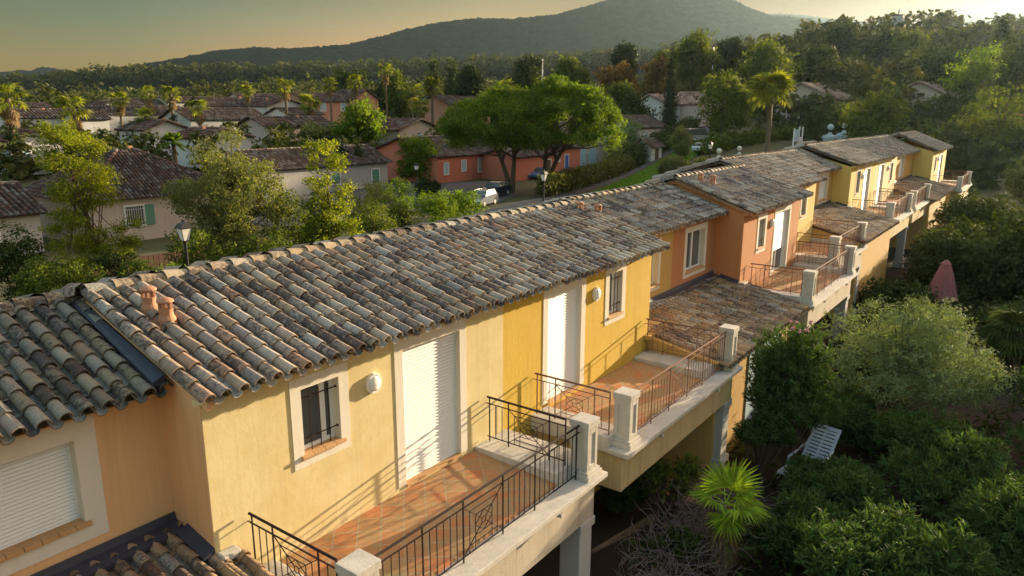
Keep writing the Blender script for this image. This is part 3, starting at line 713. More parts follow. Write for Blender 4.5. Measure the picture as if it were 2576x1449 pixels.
def row_roof(h, x0, x1, ye, ze, yr, zr, seed, mat='tile', seg=6, pitch=.225, back=True, verge=('l', 'r'), lip=True):
    m = MB(); tile_face(m, (x0, ye, ze-.115), (x1, ye, ze-.115), (x1, yr, zr-.10), (x0, yr, zr-.10), pitch, .31, .076, seg, seed, lip=lip)
    if back: tile_face(m, (x1, 2*yr-ye, ze-.115), (x0, 2*yr-ye, ze-.115), (x0, yr+.001, zr-.10), (x1, yr+.001, zr-.10), pitch*2, .6, .15, 4, seed+1, lip=False)
    r = m.build('roof', M[mat], h)
    m = MB(); ridge_tiles(m, (x0, yr, zr-.07), (x1, yr, zr-.07), seed=seed+2, seg=8, step=.36); m.build('ridge', M['ridge'], r)
    m = MB(); rg = random.Random(seed)
    n = int((x1-x0)/.12); V = []
    for i in range(n+1):
        x = x0+(x1-x0)*i/n; w = .17+rg.uniform(-.025, .025); V += [(x, yr-w, zr-.10-w*.32+.055), (x, yr-.07, zr-.02), (x, yr+.07, zr-.02), (x, yr+w, zr-.10-w*.32+.055)]
    m.add(V, [(4*i+j, 4*i+4+j, 4*i+5+j, 4*i+1+j) for i in range(n) for j in range(3)]); m.build('ridge_mortar', M['mortar'], r)
    return r
def eave_band(h, x0, x1, y0, ye, ze, mat):
    m = MB(); m.prism([(ye+.10, ze-.135), (y0-.001, ze-.21), (y0-.001, ze-.13), (ye+.10, ze-.115)], x0, x1, 'x')
    m.build('eave_soffit', M[mat], h)
def vent_pots(r, pts, sx=1):
    for i, (x, y, z) in enumerate(pts):
        m = MB(); H = .27
        m.lathe([(.125, -.10), (.115, .02), (.10, .05), (.088, .07), (.083, .10), (.09, .16)], (x, y, z), 16)
        for k in range(5):
            a = k*2*math.pi/5+.3+i; m.lathe([(.026, .16), (.026, .235)], (x+.068*math.cos(a), y+.068*math.sin(a), z), 6)
        m.lathe([(.088, .235), (.108, .25), (.105, .268), (.06, .295), (.005, .305)], (x, y, z), 16)
        m.tube([(x, y-.42, z-.13-.10), (x, y-.12, z-.135), (x, y+.22, z-.03)], [.10, .105, .09], 10); m.build('chimney_vent', M['pot'], r, smooth=False)
M['pot'] = plain('terracotta_vent', (.52, .25, .14), .8, var=.5)
def lean_roof(h, x0, x1, ytop, ztop, yeave, slope=.235, seed=5, ext=0, yfront=0, seg=5, mat='tile_brown', flash=True):
    ze = ztop-slope*(ytop-yeave)
    m = MB(); tile_face(m, (x0, yeave, ze-.10), (x1, yeave, ze-.10), (x1, ytop-.02, ztop-.10), (x0, ytop-.02, ztop-.10), .215, .31, .074, seg, seed)
    if ext:
        zf = ztop-slope*(ytop-yfront); tile_face(m, (x1+.001, yeave, ze-.10), (x1+ext, yeave, ze-.10), (x1+ext, yfront-.02, zf-.10), (x1+.001, yfront-.02, zf-.10), .22, .31, .074, seg, seed+4)
    r = m.build('lean_to_roof', M[mat], h)
    if flash:
        f = MB(); f.prism([(ytop-.26, ztop-.26*slope+.035), (ytop-.03, ztop+.03), (ytop-.002, ztop+.13), (ytop-.002, ztop+.02), (ytop-.26, ztop-.26*slope-.02)], x0, x1-.02, 'x')
        f.hexa([(x1-.16, yfront, ztop-slope*(ytop-yfront)+.02), (x1-.004, yfront, ztop-slope*(ytop-yfront)+.05), (x1-.004, ytop-.27, ztop-.27*slope+.05), (x1-.16, ytop-.27, ztop-.27*slope+.02), (x1-.16, yfront, ztop-slope*(ytop-yfront)+.045), (x1-.004, yfront, ztop-slope*(ytop-yfront)+.12), (x1-.004, ytop-.27, ztop-.27*slope+.12), (x1-.16, ytop-.27, ztop-.27*slope+.045)])
        f.build('flashing', M['lead'], r)
        if ext:
            zf = ztop-slope*(ytop-yfront); g = MB(); g.box(x1+.002, x1+ext*.9, yfront-.16, yfront-.003, zf-.05, zf+.05); g.build('corner_mortar', M['stone'], r, bevel=.02)
    return r
def lean_walls(h, x0, x1, ytop, ztop, yeave, slope, mat, xext=0, blue=True):
    ze = ztop-slope*(ytop-yeave); yf = yeave+.28; m = MB()
    m.prism([(ytop, GZ), (yf, GZ), (yf, ze-.08), (ytop, ztop-.14)], x0, x0+.2, 'x')
    xe = x1+xext-.05
    m.box(x0+.2005, xe, yf, yf+.2, GZ, ze-.09)
    m.build('lean_to_wall', M[mat], h)
    if blue:
        d = MB()
        for k in range(6):
            a = x0+2.3+k*.42; d.box(a, a+.41, yf-.03, yf-.004, GZ+.1, ze-.35)
        d.build('garage_door', M['paleblue'], h)

# roof heights etc. (x0,x1, eave y,z, ridge y,z)
# -- house with big shuttered window, far left
h = base_house('terraced_house', 'peach house at the left edge with one large shuttered window under blackened tiles', -8, -.001, .86, 0, 2.56, 'peach', [(-2.72, -1.06, 1.18, 2.20)])
window(h, -2.72, -1.06, 1.18, 2.20, .86, bars=False, shut=True, w=.24, dp=.14)
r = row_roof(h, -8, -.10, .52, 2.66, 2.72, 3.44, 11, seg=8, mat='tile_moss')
f = MB(); s0, s1 = (.50, 2.70), (2.62, 3.37)
f.hexa([(-.27, s0[0], s0[1]-.02), (-.125, s0[0], s0[1]-.02), (-.125, s1[0], s1[1]-.02), (-.20, s1[0], s1[1]-.02), (-.27, s0[0], s0[1]+.03), (-.125, s0[0], s0[1]+.10), (-.125, s1[0], s1[1]+.06), (-.20, s1[0], s1[1]+.0)]); f.build('flashing', M['lead'], r)
eave_band(h, -8, -.13, .86, .52, 2.66, 'peach')
lean_roof(h, -8, -.001, .85, .70, -2.3, seed=31, ext=.28, yfront=0, seg=8); lean_walls(h, -8, -.3, .84, .70, -2.3, .235, 'peach', blue=False)
# -- block of two: cream house and ochre house
S1 = (2.72, 3.56)
hA = base_house('terraced_house', 'pale cream house nearest the camera, barred window left of its tall shuttered door', 0, 5.84, 0, 0, 2.63, 'cream', [(1.39, 2.03, 1.30, 2.24), (3.28, 4.62, .05, 2.28)])
window(hA, 1.39, 2.03, 1.30, 2.24, 0, w=.17); door(hA, 3.28, 4.62, .05, 2.28, 0); wall_lamp(hA, 2.66, 1.95, 0)
r = row_roof(hA, -.12, 5.84, -.36, S1[0], 2.32, S1[1], 21, seg=8); eave_band(hA, -.10, 5.84, 0, -.36, S1[0], 'cream')
# peach flank above the lower roof, with the verge
m = MB(); m.prism([(-.30, S1[0]-.20), (-.30, S1[0]-.10), (2.30, S1[1]-.09), (4.9, S1[0]-.10), (4.9, S1[0]-.24), (2.30, S1[1]-.23)], -.09, -.0085, 'x')
m.prism([(0.004, GZ), (0.004, 2.55), (2.3, 3.36), (4.9, 2.55), (4.9, GZ)], -.008, -.001, 'x'); m.build('flank_wall', M['peach'], hA)
def roof_z(y, e=(-.36, S1[0]), t=(2.32, S1[1])): return e[1]+(t[1]-e[1])*(y-e[0])/(t[0]-e[0])
P = []
for (u, v) in ((377, 776), (421, 806)):
    rr = ray(u, v); C = np.array(CAMP); best = None
    for k in range(400):
        p = C+rr*(3+k*.03)
        if p[2] <= roof_z(p[1]): best = p; break
    P.append(tuple(best))
vent_pots(r, [(round(float(p[0]), 2), round(float(p[1]), 2), round(float(p[2]), 2)) for p in P])
terrace(hA, .63, 5.63, beam='beam', rl=.47, rr=5.32, xl=.32, xr=5.95)
hB = base_house('terraced_house', 'bright ochre house, its shuttered door left of a barred window, beside the cream one', 5.841, 11.83, 0, 0, 2.63, 'ochre', [(7.29, 8.55, .10, 2.30), (9.74, 10.34, 1.34, 2.33), (10.5, 11.6, GZ+.15, GZ+2.1)])
door(hB, 7.29, 8.55, .10, 2.30, 0); window(hB, 9.74, 10.34, 1.34, 2.33, 0, w=.17); wall_lamp(hB, 9.14, 2.0, 0)
r = row_roof(hB, 5.841, 11.95, -.36, S1[0], 2.32, S1[1], 22, seg=7); eave_band(hB, 5.841, 11.93, 0, -.36, S1[0], 'ochre')
vent_pots(r, [(11.55, 1.9, 3.32), (11.98, 1.62, 3.24)])
m = MB(); m.box(10.5, 11.6, .08, .12, GZ+.15, GZ+2.1); m.build('garden_door', M['paleblue'], hB)
m = MB(); m.box(10.0, 10.3, -.8, -.001, GZ, -.42); m.build('garden_pier', M['ochre'], hB)
terrace(hB, 7.12, 12.31, beam='ochre_beam', iron='iron_brown', rl=6.82, rr=11.62, xl=6.70, xr=12.62, xr_in=11.05)
m = MB(); m.box(11.60, 11.94, -.16, -.004, .36, .46); m.prism([(-.004, .041), (-1.85, .041), (-1.85, .06), (-.004, .40)], 11.74, 11.93, 'x'); m.build('parapet', M['ochre_brown'], hB)
# -- set back pair
S2 = (2.80, 3.54)
hC = base_house('terraced_house', 'narrow brown-ochre house set back right of the bright ochre one, window half hidden', 11.83, 15.06, .9, 0, 2.72, 'ochre_brown', [(12.95, 14.14, 1.15, 2.30)])
window(hC, 12.95, 14.14, 1.15, 2.30, .9, bars=False); r = row_roof(hC, 11.951, 15.06, .56, S2[0], 2.72, S2[1], 23, seg=6); eave_band(hC, 11.951, 15.06, .9, .56, S2[0], 'ochre_brown')
hD = base_house('terraced_house', 'orange-brown house set back with one white-framed window above a wide lean-to roof', 15.061, 18.3, .9, 0, 2.72, 'terracotta_wall', [(16.07, 17.42, 1.13, 2.33)])
window(hD, 16.07, 17.42, 1.13, 2.33, .9, bars=False, w=.17); r = row_roof(hD, 15.061, 18.3, .56, S2[0], 2.72, S2[1], 24, seg=6); eave_band(hD, 15.061, 18.3, .9, .56, S2[0], 'terracotta_wall')
lean_roof(hD, 11.95, 18.299, .89, .70, -2.05, seed=32, ext=.40, yfront=0, seg=6); lean_walls(hD, 11.96, 18.3, .88, .70, -2.05, .235, 'ochre_brown', xext=.35)
# -- second block
S3 = (2.88, 3.78)
hE = base_house('terraced_house', 'orange stuccoed house with a half-raised shutter over its glass door, past the lean-to roof', 18.3, 24.4, 0, 0, 2.80, 'terracotta_wall', [(19.8, 20.42, 1.42, 2.38), (21.55, 23.15, .2, 2.40)])
window(hE, 19.8, 20.42, 1.42, 2.38, 0, w=.17); door(hE, 21.55, 23.15, .2, 2.40, 0, drop=.62); wall_lamp(hE, 21.1, 2.12, 0)
r = row_roof(hE, 18.18, 24.55, -.36, S3[0], 2.32, S3[1], 25, seg=6); eave_band(hE, 18.2, 24.5, 0, -.36, S3[0], 'terracotta_wall'); vent_pots(r, [(18.9, 1.75, 3.58), (19.35, 1.5, 3.5)])
m = MB(); m.prism([(-.30, S3[0]-.20), (-.30, S3[0]-.10), (2.30, S3[1]-.09), (4.9, S3[0]-.10), (4.9, S3[0]-.24), (2.30, S3[1]-.23)], 18.21, 18.291, 'x'); m.prism([(0.004, GZ), (0.004, 2.7), (2.3, 3.55), (4.9, 2.7), (4.9, GZ)], 18.292, 18.299, 'x'); m.build('flank_wall', M['terracotta_wall'], hE)
terrace(hE, 19.3, 24.75, 0, .15, beam='beam', iron='iron_brown', blocks=False)
S4 = (3.10, 4.02)
hF = base_house('terraced_house', 'yellow house stepped back behind the orange one, its barred window in view', 24.6, 28.9, .6, 0, 3.0, 'yellow', [(26.9, 27.6, 1.65, 2.55)])
window(hF, 26.9, 27.6, 1.65, 2.55, .6); r = row_roof(hF, 24.0, 29.05, .26, S4[0], 3.05, S4[1], 26, seg=5); eave_band(hF, 24.1, 29.0, .6, .26, S4[0], 'yellow')
terrace(hF, 24.95, 29.5, .6, .42, beam='beam', iron='iron_brown')
hG = base_house('terraced_house', 'brown-ochre house recessed between two yellow ones, tall pale window above a lean-to roof', 28.9, 36.1, 1.62, 0, 3.0, 'ochre_brown', [(33.7, 35.1, 1.55, 2.75)])
window(hG, 33.7, 35.1, 1.55, 2.75, 1.62, bars=False, shut=True); r = row_roof(hG, 29.051, 36.1, 1.28, 3.12, 3.3, 3.95, 27, seg=5); eave_band(hG, 29.051, 36.1, 1.62, 1.28, 3.12, 'ochre_brown')
lean_roof(hG, 29.05, 36.09, 1.60, 1.28, -1.6, seed=33, ext=.5, yfront=.75, seg=5); lean_walls(hG, 29.06, 36.1, 1.6, 1.28, -1.6, .235, 'ochre_brown', xext=.4, blue=False)
hH = base_house('terraced_house', 'yellow house of the far block with a small window beside its white door', 36.1, 42.2, .75, 0, 3.12, 'yellow', [(37.5, 38.3, 1.65, 2.80), (39.35, 40.75, .5, 2.78)])
window(hH, 37.5, 38.3, 1.65, 2.80, .75); door(hH, 39.35, 40.75, .5, 2.78, .75); wall_lamp(hH, 38.75, 2.5, .75)
r = row_roof(hH, 36.0, 42.2, .38, 3.30, 3.1, 4.16, 28, seg=5); eave_band(hH, 36.0, 42.2, .75, .38, 3.30, 'yellow')
terrace(hH, 36.9, 42.3, .75, .55, beam='ochre_beam', iron='iron_brown')
hI = base_house('terraced_house', 'pale yellow house adjoining the far block with its white door left of a wall lamp', 42.201, 48.8, .75, 0, 3.12, 'cream', [(43.3, 44.7, .5, 2.78), (46.9, 47.6, 1.65, 2.75)])
door(hI, 43.3, 44.7, .5, 2.78, .75); window(hI, 46.9, 47.6, 1.65, 2.75, .75); wall_lamp(hI, 46.0, 2.5, .75)
r = row_roof(hI, 42.201, 48.95, .38, 3.30, 3.1, 4.16, 29, seg=4); eave_band(hI, 42.201, 48.9, .75, .38, 3.30, 'cream')
terrace(hI, 43.9, 49.2, .75, .55, beam='ochre_beam', iron='iron_brown')
hJ = base_house('terraced_house', 'shaded brown-ochre house in the deep recess before the last house, one pale blue shutter', 48.8, 59.3, 1.3, 0, 3.0, 'ochre_brown', [(53.5, 55.2, 1.3, 2.8)])
window(hJ, 53.5, 55.2, 1.3, 2.8, 1.3, bars=False, shut=True); r = row_roof(hJ, 48.951, 59.3, .96, 3.05, 3.2, 4.1, 30, seg=4); eave_band(hJ, 48.951, 59.3, 1.3, .96, 3.05, 'ochre_brown')
lean_roof(hJ, 48.95, 59.29, 1.28, 1.1, -1.7, seed=34, ext=.4, yfront=0, seg=4); lean_walls(hJ, 48.96, 59.3, 1.28, 1.1, -1.7, .235, 'ochre_brown', xext=.4, blue=False)
hK = base_house('terraced_house', 'yellow house at the far end of the row, standing forward with its own balcony', 59.3, 67, 0, 0, 2.95, 'yellow', [(60.6, 61.4, 1.4, 2.5), (63.2, 64.8, .3, 2.5)])
window(hK, 60.6, 61.4, 1.4, 2.5, 0); door(hK, 63.2, 64.8, .3, 2.5, 0); wall_lamp(hK, 62.3, 2.3, 0)
r = row_roof(hK, 59.2, 67.2, -.36, 3.1, 2.5, 4.25, 35, seg=4); eave_band(hK, 59.2, 67.1, 0, -.36, 3.1, 'yellow')
terrace(hK, 60.2, 66.6, 0, .3, beam='ochre_beam', iron='iron_brown')
def i_ch(q): return q % 3 != 0
# ---------------------------------------------------------------- ground, streets
def spot(u, vtop, d, z=None):
    p = at(u-(1288-u)*(vtop-280)/(9850-vtop), 280, d=d); x, y = float(p[0]), float(p[1]); g = float(gh(x, y)) if z is None else z
    return (x, y, g), float(at(u, vtop, d=d)[2])-g
g = MB(); n = 220
q = np.linspace(0, 1, n); xs = -60+1900*q**1.6; ys = -500+2000*(np.linspace(0, 1, n)); X, Y = np.meshgrid(xs, ys); Z = gh(X, Y)
V = np.stack([X, Y, Z], -1).reshape(-1, 3); idx = np.arange(n*n).reshape(n, n); F4 = np.stack([idx[:-1, :-1], idx[:-1, 1:], idx[1:, 1:], idx[1:, :-1]], -1).reshape(-1, 4)
g.addq(V, F4, np.full((len(F4), 4), .5))
M['ground'] = stucco('ground_soil_and_dry_grass', (.115, .095, .05), (.05, .065, .025), streak=0, mottling=.9, sc=.25)
tag(g.build('ground', M['ground'], smooth=True), kind='structure')
g = MB(); g.add([(-2.5, -60, -2.9), (90, -60, -2.9), (90, .2, -2.9), (-2.5, .2, -2.9)], [(0, 1, 2, 3)]); M['soil'] = stucco('garden_soil', (.05, .035, .022), streak=0, mottling=.8); tag(g.build('garden_soil', M['soil']), kind='structure')
def sheet(name, poly, z, mat, terrain=False):
    g = MB(); g.add([(x, y, (float(gh(x, y))+.05 if terrain else z)) for x, y in poly], [tuple(range(len(poly)))]); return tag(g.build(name, mat), kind='structure')
def strip(name, A, B, lift, mat, n=24):
    """ribbon between two polylines, laid on the terrain"""
    def res(P):
        P = [Vector(p) for p in P]; L = [0]
        for a, b in zip(P[:-1], P[1:]): L.append(L[-1]+(b-a).length)
        out = []
        for i in range(n+1):
            s = L[-1]*i/n; j = max(k for k in range(len(P)-1) if L[k] <= s+1e-6); out.append(P[j].lerp(P[j+1], (s-L[j])/(L[j+1]-L[j])))
        return out
    a, b = res(A), res(B); m = 8; V = []
    for p, q in zip(a, b):
        for k in range(m+1):
            w = p.lerp(q, k/m); V.append((w.x, w.y, float(gh(w.x, w.y))+lift))
    g = MB(); g.add(V, [(i*(m+1)+k, i*(m+1)+k+1, (i+1)*(m+1)+k+1, (i+1)*(m+1)+k) for i in range(n) for k in range(m)])
    return tag(g.build(name, mat), kind='structure')
strip('path', [(18, 27), (50, 31), (66, 34.6), (110, 43.4), (170, 52)], [(18, 31), (50, 34.4), (64, 36.6), (108, 46), (168, 57)], .05, M['asphalt'])
strip('street', [(30, 40), (52, 36.2), (60, 38.5), (66, 47)], [(30, 58), (56, 58), (64, 56), (70, 50)], .045, M['asphalt'])
strip('car_park', [(120, 62), (150, 60), (200, 52), (230, 30), (215, -10)], [(122, 78), (160, 82), (225, 66), (262, 30), (250, -10)], .12, M['asphalt'])
M['grass'] = stucco('grass_verge', (.09, .20, .02), (.05, .11, .015), streak=0, mottling=.8)
strip('grass_verge', [(58, 29.5), (90, 34), (125, 41)], [(58, 31.6), (88, 38.6), (122, 45.2)], .04, M['grass'])
rg = np.random.default_rng(5); N = 9000; t = rg.random(N); s = rg.random(N)
A = np.array([(58, 29.5), (90, 34), (125, 41)]); B = np.array([(58, 31.6), (88, 38.6), (122, 45.2)])
def pl(P, t): k = np.clip(t*2, 0, 1.999); i = k.astype(int); f = (k-i)[:, None]; return P[i]*(1-f)+P[i+1]*f
p = pl(A, t)*(1-s[:, None])+pl(B, t)*s[:, None]; z = gh(p[:, 0], p[:, 1])+.03; hgt = rg.uniform(.1, .3, N); a = rg.uniform(0, 3.14, N)
wv = np.stack([np.cos(a), np.sin(a), np.zeros(N)], 1)*.05; P0 = np.stack([p[:, 0], p[:, 1], z], 1); tp = P0+np.stack([rg.normal(0, .06, N), rg.normal(0, .06, N), hgt], 1)
g = MB(); g.addq(np.stack([P0-wv, P0+wv, tp], 1).reshape(-1, 3), np.arange(3*N).reshape(N, 3), np.stack([rg.random(N), rg.random(N), rg.random(N), np.ones(N)], 1)); tag(g.build('grass', M['grassleaf']), kind='stuff')

# ---------------------------------------------------------------- hills
def hill(name, prof, d, thick, mat, bump=6, zb=-20, seed=1):
    """a real ridge: crest heights taken at distance d, slopes falling toward and away from the viewer"""
    rg = np.random.default_rng(seed); us = np.array([p[0] for p in prof], float); vs = np.array([p[1] for p in prof], float); n = 620; uu = np.linspace(us[0], us[-1], n); vv = np.interp(uu, us, vs)
    crest = np.array([at(u, v, d=d) for u, v in zip(uu, vv)]); crest[:, 2] += rg.normal(0, bump*.22, n)
    rows = []; m = 40
    for j in range(m+1):
        q = j/m; s = (q-.55)*thick*(1 if q < .55 else 1.2); hgt = 1-abs(q-.55)/.55 if q < .55 else 1-(q-.55)/.45
        hgt = hgt**1.15
        P = crest.copy(); P[:, 0] += FH[0]*s; P[:, 1] += FH[1]*s
        P[:, 2] = zb+(crest[:, 2]-zb)*hgt
        if 0 < j < m and abs(q-.55) > .03: P[:, 2] += bump*2.2*np.sin(uu*.021+j*.35+seed)*np.sin(uu*.05+j*.2)*(1-hgt)*2+bump*.8*np.sin(uu*.13+j*.5)*(1-hgt)
        rows.append(P)
    V = np.concatenate(rows); idx = np.arange((m+1)*n).reshape(m+1, n); F4 = np.stack([idx[:-1, :-1], idx[:-1, 1:], idx[1:, 1:], idx[1:, :-1]], -1).reshape(-1, 4)
    g = MB(); g.addq(V, F4, rg.random((len(F4), 4))); return tag(g.build(name, mat, smooth=True), kind='structure')
def hillmat(name, a, b, sc):
    k = NT(name); c = k.ramp(k.noise(sc, 9, .8), [(.38, a), (.62, b)]); k.bump(k.noise(sc*6, 5, .8), .8, 12); return k.fin(c, 1, 0)
M['hillf'] = hillmat('wooded_hillside', (.008, .018, .014), (.040, .055, .034), .045)
hill('mountain', [(150, 235), (280, 172), (420, 152), (540, 127), (640, 119), (730, 121), (870, 112), (960, 90), (1020, 74), (1090, 58), (1200, 45), (1290, 47), (1400, 35), (1500, 8), (1560, -8), (1640, -20), (1740, -18), (1810, -8), (1850, 2), (1880, 16), (1940, 37), (2000, 42), (2100, 60), (2250, 100), (2400, 140), (2600, 230)], 2300, 1500, M['hillf'], 7, seed=4)
hill('far_hill', [(1700, 90), (1880, 40), (1960, 34), (2020, 38), (2090, 46), (2180, 55), (2300, 60), (2420, 40), (2490, 24), (2540, 26), (2620, 36), (2760, 60)], 3800, 1500, M['hillf'], 9, seed=6)
hill('distant_hills', [(-260, 200), (-120, 190), (-30, 186), (50, 176), (75, 178), (105, 168), (140, 172), (180, 181), (240, 196), (300, 200), (420, 215)], 3600, 900, M['hillf'], 8, seed=8)
CREST = [(-300, 212), (0, 205), (130, 198), (200, 190), (300, 178), (500, 174), (700, 173), (900, 168), (1100, 162), (1300, 155), (1500, 142), (1800, 120), (2100, 100), (2400, 90), (2700, 90)]
hill('wooded_ridge', CREST, 1000, 600, M['hillf'], 5, seed=9)

# ---------------------------------------------------------------- town houses
def town_house(label, c, w, dp, hw, hr, wall, hip=False, axis='x', wins=(), rot=0.0, over=.45, pitch=.5, seed=1, name='house', tile='tile_dark', winm='paleblue', frame='pvc', group='houses of the town behind the row'):
    t = thing(name, label, 'house', c, rot, group); L = Vector(c)
    x0, x1, y0, y1 = c[0]-w/2, c[0]+w/2, c[1]-dp/2, c[1]+dp/2; z0, z1 = c[2]-1.5, c[2]+hw; zr = z1+hr
    m = MB(); m.box(x0, x1, y0, y1, z0, z1-.002)
    if not hip:
        cx, cy = (x0+x1)/2, (y0+y1)/2
        if axis == 'x': m.prism([(y0, z1-.001), (y1, z1-.001), (cy, zr-.12)], x0, x1, 'x')
        else: m.prism([(x0, z1-.001), (x1, z1-.001), (cx, zr-.12)], y0, y1, 'y')
    m.build('wall', M[wall], t)
    r = MB(); o = over; cx, cy = (x0+x1)/2, (y0+y1)/2; ze = z1-o*hr/(min(w, dp)/2)
    kw = dict(pitch=pitch, expo=pitch*1.5, r=pitch*.36, seg=3, pans=False, lip=False)
    X0, X1, Y0, Y1 = x0-o, x1+o, y0-o, y1+o
    if hip:
        k = min(w, dp)/2+o; a, b = X0+k, X1-k
        if b <= a: a = b = cx
        ya, yb = (cy, cy) if w >= dp else (Y0+k, Y1-k)
        if w < dp: a = b = cx
        A, Bq = (a, ya, zr), (b, yb, zr)
        tile_face(r, (X0, Y0, ze), (X1, Y0, ze), (b, ya, zr), (a, ya, zr), seed=seed, **kw)
        tile_face(r, (X1, Y1, ze), (X0, Y1, ze), (a, yb, zr), (b, yb, zr), seed=seed+1, **kw)
        tile_face(r, (X0, Y1, ze), (X0, Y0, ze), (a, ya, zr), (a, yb+.001, zr), seed=seed+2, **kw)
        tile_face(r, (X1, Y0, ze), (X1, Y1, ze), (b, yb, zr), (b, ya-.001, zr), seed=seed+3, **kw)
        for e in (((X0, Y0, ze), (a, ya, zr)), ((X1, Y0, ze), (b, ya, zr)), ((X0, Y1, ze), (a, yb, zr)), ((X1, Y1, ze), (b, yb, zr))): ridge_tiles(r, (e[0][0], e[0][1], e[0][2]+.05), (e[1][0], e[1][1], e[1][2]+.05), .16, .5, seed, 5)
        ro = r.build('roof', M[tile], t)
    else:
        if axis == 'x':
            tile_face(r, (X0, Y0, ze), (X1, Y0, ze), (X1, cy, zr), (X0, cy, zr), seed=seed, **kw); tile_face(r, (X1, Y1, ze), (X0, Y1, ze), (X0, cy+.001, zr), (X1, cy+.001, zr), seed=seed+1, **kw)
            ra = ((X0, cy, zr+.03), (X1, cy, zr+.03))
        else:
            tile_face(r, (X0, Y1, ze), (X0, Y0, ze), (cx, Y0, zr), (cx, Y1, zr), seed=seed, **kw); tile_face(r, (X1, Y0, ze), (X1, Y1, ze), (cx+.001, Y1, zr), (cx+.001, Y0, zr), seed=seed+1, **kw)
            ra = ((cx, Y0, zr+.03), (cx, Y1, zr+.03))
        ro = r.build('roof', M[tile], t); k = MB(); ridge_tiles(k, *ra, .17, .5, seed, 5); k.build('ridge', M['ridge'], ro)
    if i_ch(seed) and seed > 59:
        m = MB(); q = .25+.5*((seed*37) % 10)/10; cxx = x0+w*q; m.box(cxx-.22, cxx+.22, (y0+y1)/2-.8, (y0+y1)/2-.36, z1+.2, zr+.3); m.box(cxx-.28, cxx+.28, (y0+y1)/2-.86, (y0+y1)/2-.30, zr+.3005, zr+.38); m.build('chimney', M['pink_wall'], t)
    for wn in wins:
        face, s, zc, ww, hh = wn[:5]; mat = wn[5] if len(wn) > 5 else winm; e = .06; zc = c[2]+zc
        m = MB(); f = MB(); b = .12
        if face == 'y':
            xc = x0+s; m.box(xc-ww/2, xc+ww/2, y0-.05, y0-.005, zc-hh/2, zc+hh/2)
            f.box(xc-ww/2-b, xc-ww/2-.001, y0-.08, y0-.003, zc-hh/2-b, zc+hh/2+b); f.box(xc+ww/2+.001, xc+ww/2+b, y0-.08, y0-.003, zc-hh/2-b, zc+hh/2+b); f.box(xc-ww/2, xc+ww/2, y0-.08, y0-.003, zc+hh/2, zc+hh/2+b-.001); f.box(xc-ww/2, xc+ww/2, y0-.08, y0-.003, zc-hh/2-b+.001, zc-hh/2)
        else:
            yc = y0+s; m.box(x0-.05, x0-.005, yc-ww/2, yc+ww/2, zc-hh/2, zc+hh/2)
            f.box(x0-.08, x0-.003, yc-ww/2-b, yc-ww/2-.001, zc-hh/2-b, zc+hh/2+b); f.box(x0-.08, x0-.003, yc+ww/2+.001, yc+ww/2+b, zc-hh/2-b, zc+hh/2+b); f.box(x0-.08, x0-.003, yc-ww/2, yc+ww/2, zc+hh/2, zc+hh/2+b-.001); f.box(x0-.08, x0-.003, yc-ww/2, yc+ww/2, zc-hh/2-b+.001, zc-hh/2)
        wo = m.build('window', M[mat], t); f.build('frame', M[frame], wo)
    return t
def corner(u, vb, z=-3): p = at(u, vb, z=z); return float(p[0]), float(p[1])
# the hipped house behind the pine
x, y = corner(246, 640); x, y = 17.6, 43.0
H1 = town_house('grey-pink house with a dark hipped tile roof, left, behind the near pine', (x+5.2, y+4.6, -3), 10.4, 9.2, 3.2, 2.75, 'pale_wall', hip=True, wins=[('y', 3.1, 1.75, 1.25, 1.3, 'glass')], pitch=.26, seed=41, tile='tile_dark', over=.5)
for s in (1,):
    m = MB(); xs_ = x+3.1+s*1.02; m.box(xs_-.33, xs_+.33, y-.09, y-.02, -1.95, -.55); m.build('shutter', M['greenshut'], H1)
m = MB()
for i in range(8): m.tube([(x+3.1-.55+i*.157, y-.12, -1.85), (x+3.1-.55+i*.157, y-.12, -.65)], .015, 4)
m.tube([(x+2.45, y-.12, -1.7), (x+3.75, y-.12, -1.7)], .015, 4); m.tube([(x+2.45, y-.12, -.8), (x+3.75, y-.12, -.8)], .015, 4); m.build('window_bars', M['pvc'], H1)
m = MB(); m.box(x+5.5, x+5.8, y+4.6, y+4.9, 2.0, 3.25); m.build('chimney', M['sill'], H1)
town_house('low dark-roofed wing at the left edge below the leftmost palm', (9.5, 47.5, -3), 11, 8, 2.6, 1.5, 'grey_wall', wins=[('y', 8, 1.5, 1.2, 1.2, 'greenshut')], pitch=.35, seed=43)
town_house('grey-walled house with one green shutter and a brown tile roof, right of the thin cypress', (49.5, 60.5, -3), 17, 7.5, 3.0, 1.7, 'grey_wall', wins=[('y', 15.0, 1.35, 1.1, 1.6, 'greenshut'), ('y', 9, 1.5, 1.2, 1.2, 'greenshut')], pitch=.33, seed=45)
T = town_house('terracotta house with an ivy-covered gable and three small white-framed windows', (70.5, 60.2, -3), 13.5, 12.5, 3.35, 2.1, 'brick_wall', wins=[('y', 1.6, 1.8, .8, 1.4, 'paleblue'), ('y', 5.0, 2.0, .8, 1.3, 'paleblue'), ('y', 8.6, 1.9, 1.3, 1.7, 'grey_wall')], pitch=.33, seed=47)
f = MB(); leaves(f, [(63.4, 56+1.5*i, -1.6+1.1*j, .5, 1.3, 1.0) for i in range(3) for j in range(4)]+[(63.8, 55.5, 1.0, 1.6, 1.5, .7), (64.5, 57.5, 1.7, 1.8, 1.8, .5)], 5000, .28, 9, 1.3); f.build('ivy', M['leaf_bright'], T)
town_house('terracotta porch wing with an open doorway, projecting toward the parked cars', (77.2, 51.2, -3), 9.5, 5.8, 3.1, .9, 'brick_wall', wins=[('y', 7.2, 1.2, 1.6, 2.4, 'trunk')], pitch=.4, seed=48)
